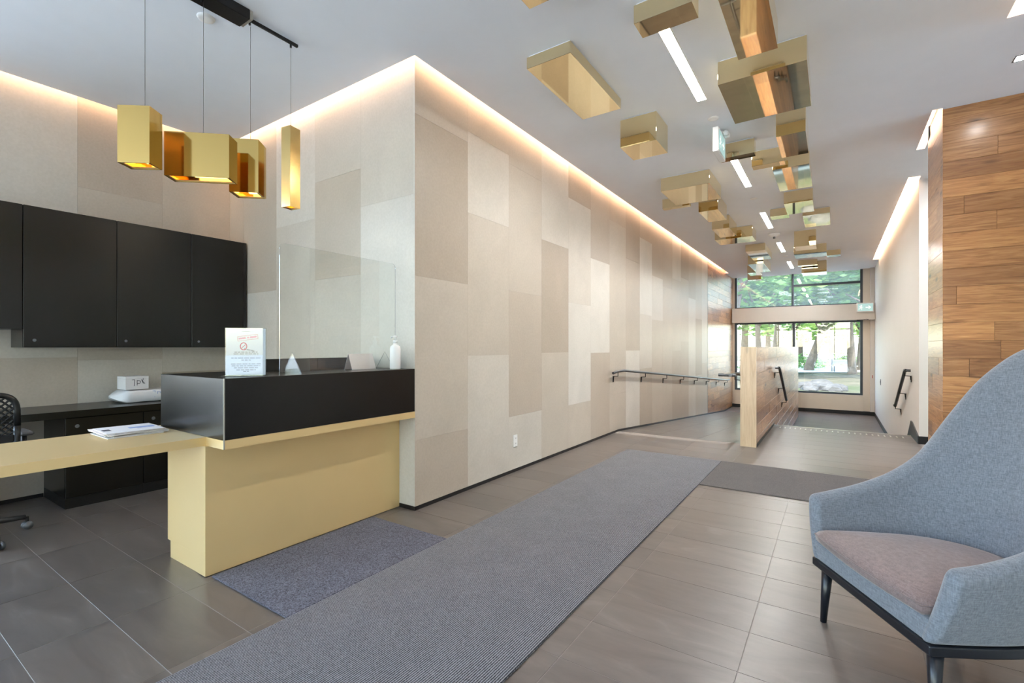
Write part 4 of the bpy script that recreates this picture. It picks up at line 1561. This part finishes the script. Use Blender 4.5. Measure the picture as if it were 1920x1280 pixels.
# seat base, cushion, frame
base_pts = [(c[3], c[4]) for c in cv]
sb_pts = [(x * .96, .0 + y * .98 - .008) for x, y in base_pts]
o = MB().prism(sb_pts, ZB, .365).build('seat_base', M['fabric'], ac)
bv = o.modifiers.new('bevel', 'BEVEL')
bv.width = .012
bv.segments = 3
bv.limit_method = 'ANGLE'
fo = [(x * 1.0, y * 1.0 - .012) for x, y in base_pts]
fr_ = MB().prism(fo, .250, .286)
o = fr_.build('base_frame', M['legs'], ac)
bv = o.modifiers.new('bevel', 'BEVEL')
bv.width = .006
bv.segments = 2
bv.limit_method = 'ANGLE'
cu = []
for i in range(N):
    f = .22
    p = (cv[i][3] + (cv[i][0] - cv[i][3]) * f, cv[i][4] + (cv[i][1] - cv[i][4]) * f)
    cu.append(p)
cc = Vector((0, .27))
outl_ = []
for x, y in cu:
    v = Vector((x, y)) - cc
    v = v * ((v.length - .066) / v.length)
    outl_.append(v + cc)
# close the front with a gently bowed edge
fa, fb = outl_[-1], outl_[0]
fa = Vector((fa.x, -.012))
fb = Vector((fb.x, -.012))
outl_[-1], outl_[0] = fa, fb
for k in range(1, 14):
    t_ = k / 14
    p = fa.lerp(fb, t_)
    outl_.append(Vector((p.x, p.y - .02 * math.sin(math.pi * t_))))
n = len(outl_)
rings = [(.97, .362), (1.0, .372), (1.012, .388), (1.0, .404), (.97, .416), (.90, .428), (.75, .438), (.5, .446), (.25, .449)]
vs = []
for sc_, z in rings:
    for p in outl_:
        q = cc + (p - cc) * sc_
        vs.append((q.x, q.y, z + .02 * (q.y - .2) * -.5))
vs.append((cc.x, cc.y, .448))
fs = [(r * n + k, r * n + (k + 1) % n, (r + 1) * n + (k + 1) % n, (r + 1) * n + k) for r in range(len(rings) - 1) for k in range(n)]
last = (len(rings) - 1) * n
fs += [(last + k, last + (k + 1) % n, len(vs) - 1) for k in range(n)]
fs.append(tuple(range(n - 1, -1, -1)))
cus = MB().add(vs, fs).build('seat_cushion', M['cushion'], ac, True)
pip = [cc + (p - cc) * 1.012 for p in outl_]
pp_ = [(p.x, p.y, .399 + .02 * (p.y - .2) * -.5) for p in pip]
MB().tube(pp_ + [pp_[0]], .0032, 6, caps=False).build('piping', M['cushion'], cus, True)
for sx, yy, tx, ty in ((-.295, .035, -.012, -.012), (.295, .035, .012, -.012), (-.20, .47, -.02, .05), (.20, .47, .02, .05)):
    MB().tube([(sx, yy, .252), (sx + tx, yy + ty, 0.0)], .0235, 16, .0125).build('leg', M['legs'], ac, True)

# ------------------------------------------------------------------ outdoors
def ground_z(X, Y):
    return -.55 + .2 * math.sin(X * .21) * math.cos(Y * .17) * min(1, (Y - 16.9) / 8)


def ground_grid(x0, x1, y0, y1, nx_, ny_, dz):
    vs_ = [(x0 + (x1 - x0) * i / nx_, y0 + (y1 - y0) * j / ny_) for i in range(nx_ + 1) for j in range(ny_ + 1)]
    return MB().add([(x, y, ground_z(x, y) + dz) for x, y in vs_], [(i * (ny_ + 1) + j, (i + 1) * (ny_ + 1) + j, (i + 1) * (ny_ + 1) + j + 1, i * (ny_ + 1) + j + 1) for i in range(nx_) for j in range(ny_)])


gd = ground_grid(-60, 50, 16.9, 107, 60, 50, 0)
tag(ground_grid(-60, 50, 40, 62, 60, 14, .04).build('gravel_path', M['path'], smooth=True), 'pale sunlit gravel path between the park trees', 'path', kind='structure')
tag(gd.build('park_ground', M['ground'], smooth=True), 'sunlit park ground with dirt and thin grass beyond the window', 'ground', kind='structure')
tag(MB().box(-60, 60, -70, YB - .2, -.4, -.05).box(3.8, 60, YB - .2, 16.7, -.4, -.05).box(-60, XB - .4, YB - .2, 16.7, -.4, -.05).build('street_ground', M['concrete']), 'pale street pavement behind the viewer', 'ground', kind='structure')
tag(MB().cham(XW, 1.2, YE + .25, YE + .65, -.6, -.14, .01).build('window_ledge', M['concrete']), 'pale concrete ledge outside below the garden window', 'ledge')


def tree(x, y, z, h, r, crown, label, leaf, nleaf, lean=(0, 0), cz=None, seed=1, size=.28):
    rr = random.Random(seed)
    t = thing('tree', label, 'tree', (x, y, z), group='trees outside')
    p0, pm, p1 = Vector((0, 0, -.3)), Vector((lean[0] * .5, lean[1] * .5, h * .5)), Vector((lean[0], lean[1], h))
    mb = MB().tube([p0, Vector((0, 0, .3)), pm, p1], r * 1.25, 10, r * .6)
    tr = mb.build('trunk', M['bark'], t, True)
    for k in range(5):
        a = rr.uniform(0, 6.28)
        s0 = pm.lerp(p1, rr.uniform(.2, 1))
        e = s0 + Vector((math.cos(a) * crown * .6, math.sin(a) * crown * .6, rr.uniform(.8, 2.2)))
        MB().tube([s0, s0.lerp(e, .5) + Vector((0, 0, .2)), e], r * .45, 6, r * .12).build('branch', M['bark'], tr, True)
    lv = MB()
    c0 = cz if cz is not None else h
    blobs = [(Vector((lean[0] + rr.uniform(-1, 1) * crown * .7, lean[1] + rr.uniform(-1, 1) * crown * .7, c0 + rr.uniform(-.35, 1.0) * crown * .8)), crown * rr.uniform(.35, .6)) for _ in range(9)]
    for k in range(nleaf):
        b, br_ = rr.choice(blobs)
        d = Vector((rr.gauss(0, 1), rr.gauss(0, 1), rr.gauss(0, 1))).normalized() * br_ * rr.uniform(.5, 1) ** .6
        p = b + d
        s_ = size * rr.uniform(.5, 1.2)
        q = Matrix.Rotation(rr.uniform(0, 6.28), 3, 'Z') @ Matrix.Rotation(rr.uniform(-1.2, 1.2), 3, 'X')
        u, v = q @ Vector((s_, 0, 0)), q @ Vector((0, s_ * .6, 0))
        lv.add([p - u, p - v * .8, p + u, p + v * .8], [(0, 1, 2, 3)])
    f = lv.build('foliage', leaf, t, fix=False)
    f['kind'] = 'stuff'
    return t


def at(px, d):
    r = (px - CXP) / FPX
    return (d * (r * CT - ST), d * (r * ST + CT))


TR = [(1598, 31, 7.5, .26, 3.2, 'thick tree trunk standing right in the garden window view', 0, (-.2, 0)),
      (1517, 37, 7.5, .34, 3.4, 'leaning pale tree trunk in the middle of the garden window', 1, (1.3, 0)),
      (1612, 36, 8.0, .22, 3.0, 'thin pale tree close behind the thick trunk at the right', 2, (.2, 0)),
      (1486, 34, 7.0, .2, 3.0, 'slim tree behind the window mullion', 0, (.1, 0)),
      (1452, 38, 7.5, .3, 3.4, 'tree seen above the ash end of the low partition', 1, (.3, 0)),
      (1425, 30, 7.0, .2, 3.0, 'slim tree at the left in the lower garden window', 0, (-.2, 0)),
      (1395, 34, 7.5, .28, 3.4, 'leafy tree at the far left edge of the garden window', 1, (.1, 0)),
      (1560, 50, 9.0, .3, 4.2, 'distant bright tree between the two trunks', 2, (0, 0)),
      (1640, 46, 9.0, .3, 4.4, 'distant tree hidden partly by the right window jamb', 2, (0, 0)),
      (1440, 52, 9.5, .3, 4.6, 'distant bright tree behind the left window half', 2, (0, 0)),
      (1500, 58, 10.0, .35, 5.0, 'tallest distant tree filling the upper garden window', 1, (0, 0))]
TR += [(1352, 24, 9.0, .24, 3.6, 'near tree left of the garden window shading the ground', 0, (1.0, 0)),
       (1672, 25, 9.0, .24, 3.6, 'near tree right of the garden window shading the ground', 1, (-1.0, 0))]
for k, (px, d, h, r, cr_, lb, lf, ln) in enumerate(TR):
    x, y = at(px, d)
    tree(x, y, -.6, h * .62, r, cr_, lb, M['leaf'][lf], 2600 if d < 45 else 4200, ln, h * .62 + (.6 if d < 45 else -.4), 30 + k, .26 if d < 45 else .34)
for k, (x, y) in enumerate(((-6.5, -15), (-1.5, -17), (4.0, -14.5))):
    tree(x, y, -.05, 4.0, .25, 3.0, ('street tree behind the viewer on the left', 'street tree behind the viewer in the middle', 'street tree behind the viewer on the right')[k], M['leaf'][k], 2200, (0, 0), 4.6, 60 + k)


def bush(px, d, s, label, leaf, seed, nleaf=900):
    rr = random.Random(seed)
    x, y = at(px, d)
    t = thing('shrub', label, 'shrub', (x, y, -.55), group='low shrubs outside')
    for k in range(4):
        a = rr.uniform(0, 6.28)
        MB().tube([(0, 0, -.1), (math.cos(a) * s * .4, math.sin(a) * s * .4, s * .8)], .02, 5, .006).build('stem', M['bark'], t)
    lv = MB()
    for _ in range(nleaf):
        dd = Vector((rr.gauss(0, 1), rr.gauss(0, 1), abs(rr.gauss(0, .8)))).normalized() * rr.uniform(.4, 1)
        p = Vector((dd.x * s, dd.y * s * .8, dd.z * s * .9 + .05))
        s_ = .09 * rr.uniform(.6, 1.3)
        q = Matrix.Rotation(rr.uniform(0, 6.28), 3, 'Z') @ Matrix.Rotation(rr.uniform(-1.3, 1.3), 3, 'X')
        u, v = q @ Vector((s_, 0, 0)), q @ Vector((0, s_ * .6, 0))
        lv.add([p - u, p - v, p + u, p + v], [(0, 1, 2, 3)])
    f = lv.build('foliage', leaf, t, fix=False)
    f['kind'] = 'stuff'


bush(1512, 40, 1.4, 'low green shrub beside the leaning trunk', M['leaf'][0], 71)
bush(1545, 44, 1.6, 'bright green shrub right of the leaning trunk', M['leaf'][2], 72)
bush(1420, 36, 1.6, 'green shrub at the left behind the low partition', M['leaf'][0], 73)
bush(1585, 52, 1.8, 'distant pale shrub by the thick trunk', M['leaf'][2], 74)
bush(1474, 56, 1.8, 'distant green shrub behind the mullion', M['leaf'][1], 75)
rk = random.Random(5)
names = ['large grey rock at the left of the heap', 'flat grey rock in the heap outside', 'rounded grey rock in the middle of the heap', 'small grey rock at the front of the heap', 'pale grey rock at the right of the heap', 'tall grey rock at the back of the heap', 'last small rock at the right end of the heap']
for k, lb in enumerate(names):
    x, y = at(1508 + k * 10, 20.5 + rk.uniform(-1, 1))
    s = rk.uniform(.28, .5)
    bm = bmesh.new()
    bmesh.ops.create_icosphere(bm, subdivisions=2, radius=1)
    for v in bm.verts:
        v.co *= 1 + rk.uniform(-.16, .16)
        v.co = Vector((v.co.x * s, v.co.y * s * .8, v.co.z * s * .6))
    me = bpy.data.meshes.new('rock')
    bm.to_mesh(me)
    bm.free()
    me.materials.append(M['rock'])
    o = bpy.data.objects.new('rock', me)
    COL.objects.link(o)
    o.location = (x, y, -.5)
    o.rotation_euler = (0, 0, rk.uniform(0, 6))
    tag(o, lb, 'rock', 'rock heap outside the window')
x, y = at(1582, 34)
t = thing('park_bench', 'grey slatted park bench under the trees outside', 'bench', (x, y, -.55), R(20))
for k in range(4):
    MB().box(-.8, .8, -.22 + k * .12, -.13 + k * .12, .43, .46).build('seat_slat', M['concrete'], t)
for k in range(3):
    MB().box(-.8, .8, .27, .30, .55 + k * .12, .64 + k * .12).build('back_slat', M['concrete'], t)
for s in (-.65, .65):
    MB().box(s - .03, s + .03, -.2, -.14, 0, .43).build('leg', M['frame'], t)
    MB().box(s - .03, s + .03, .24, .30, 0, .9).build('leg', M['frame'], t)
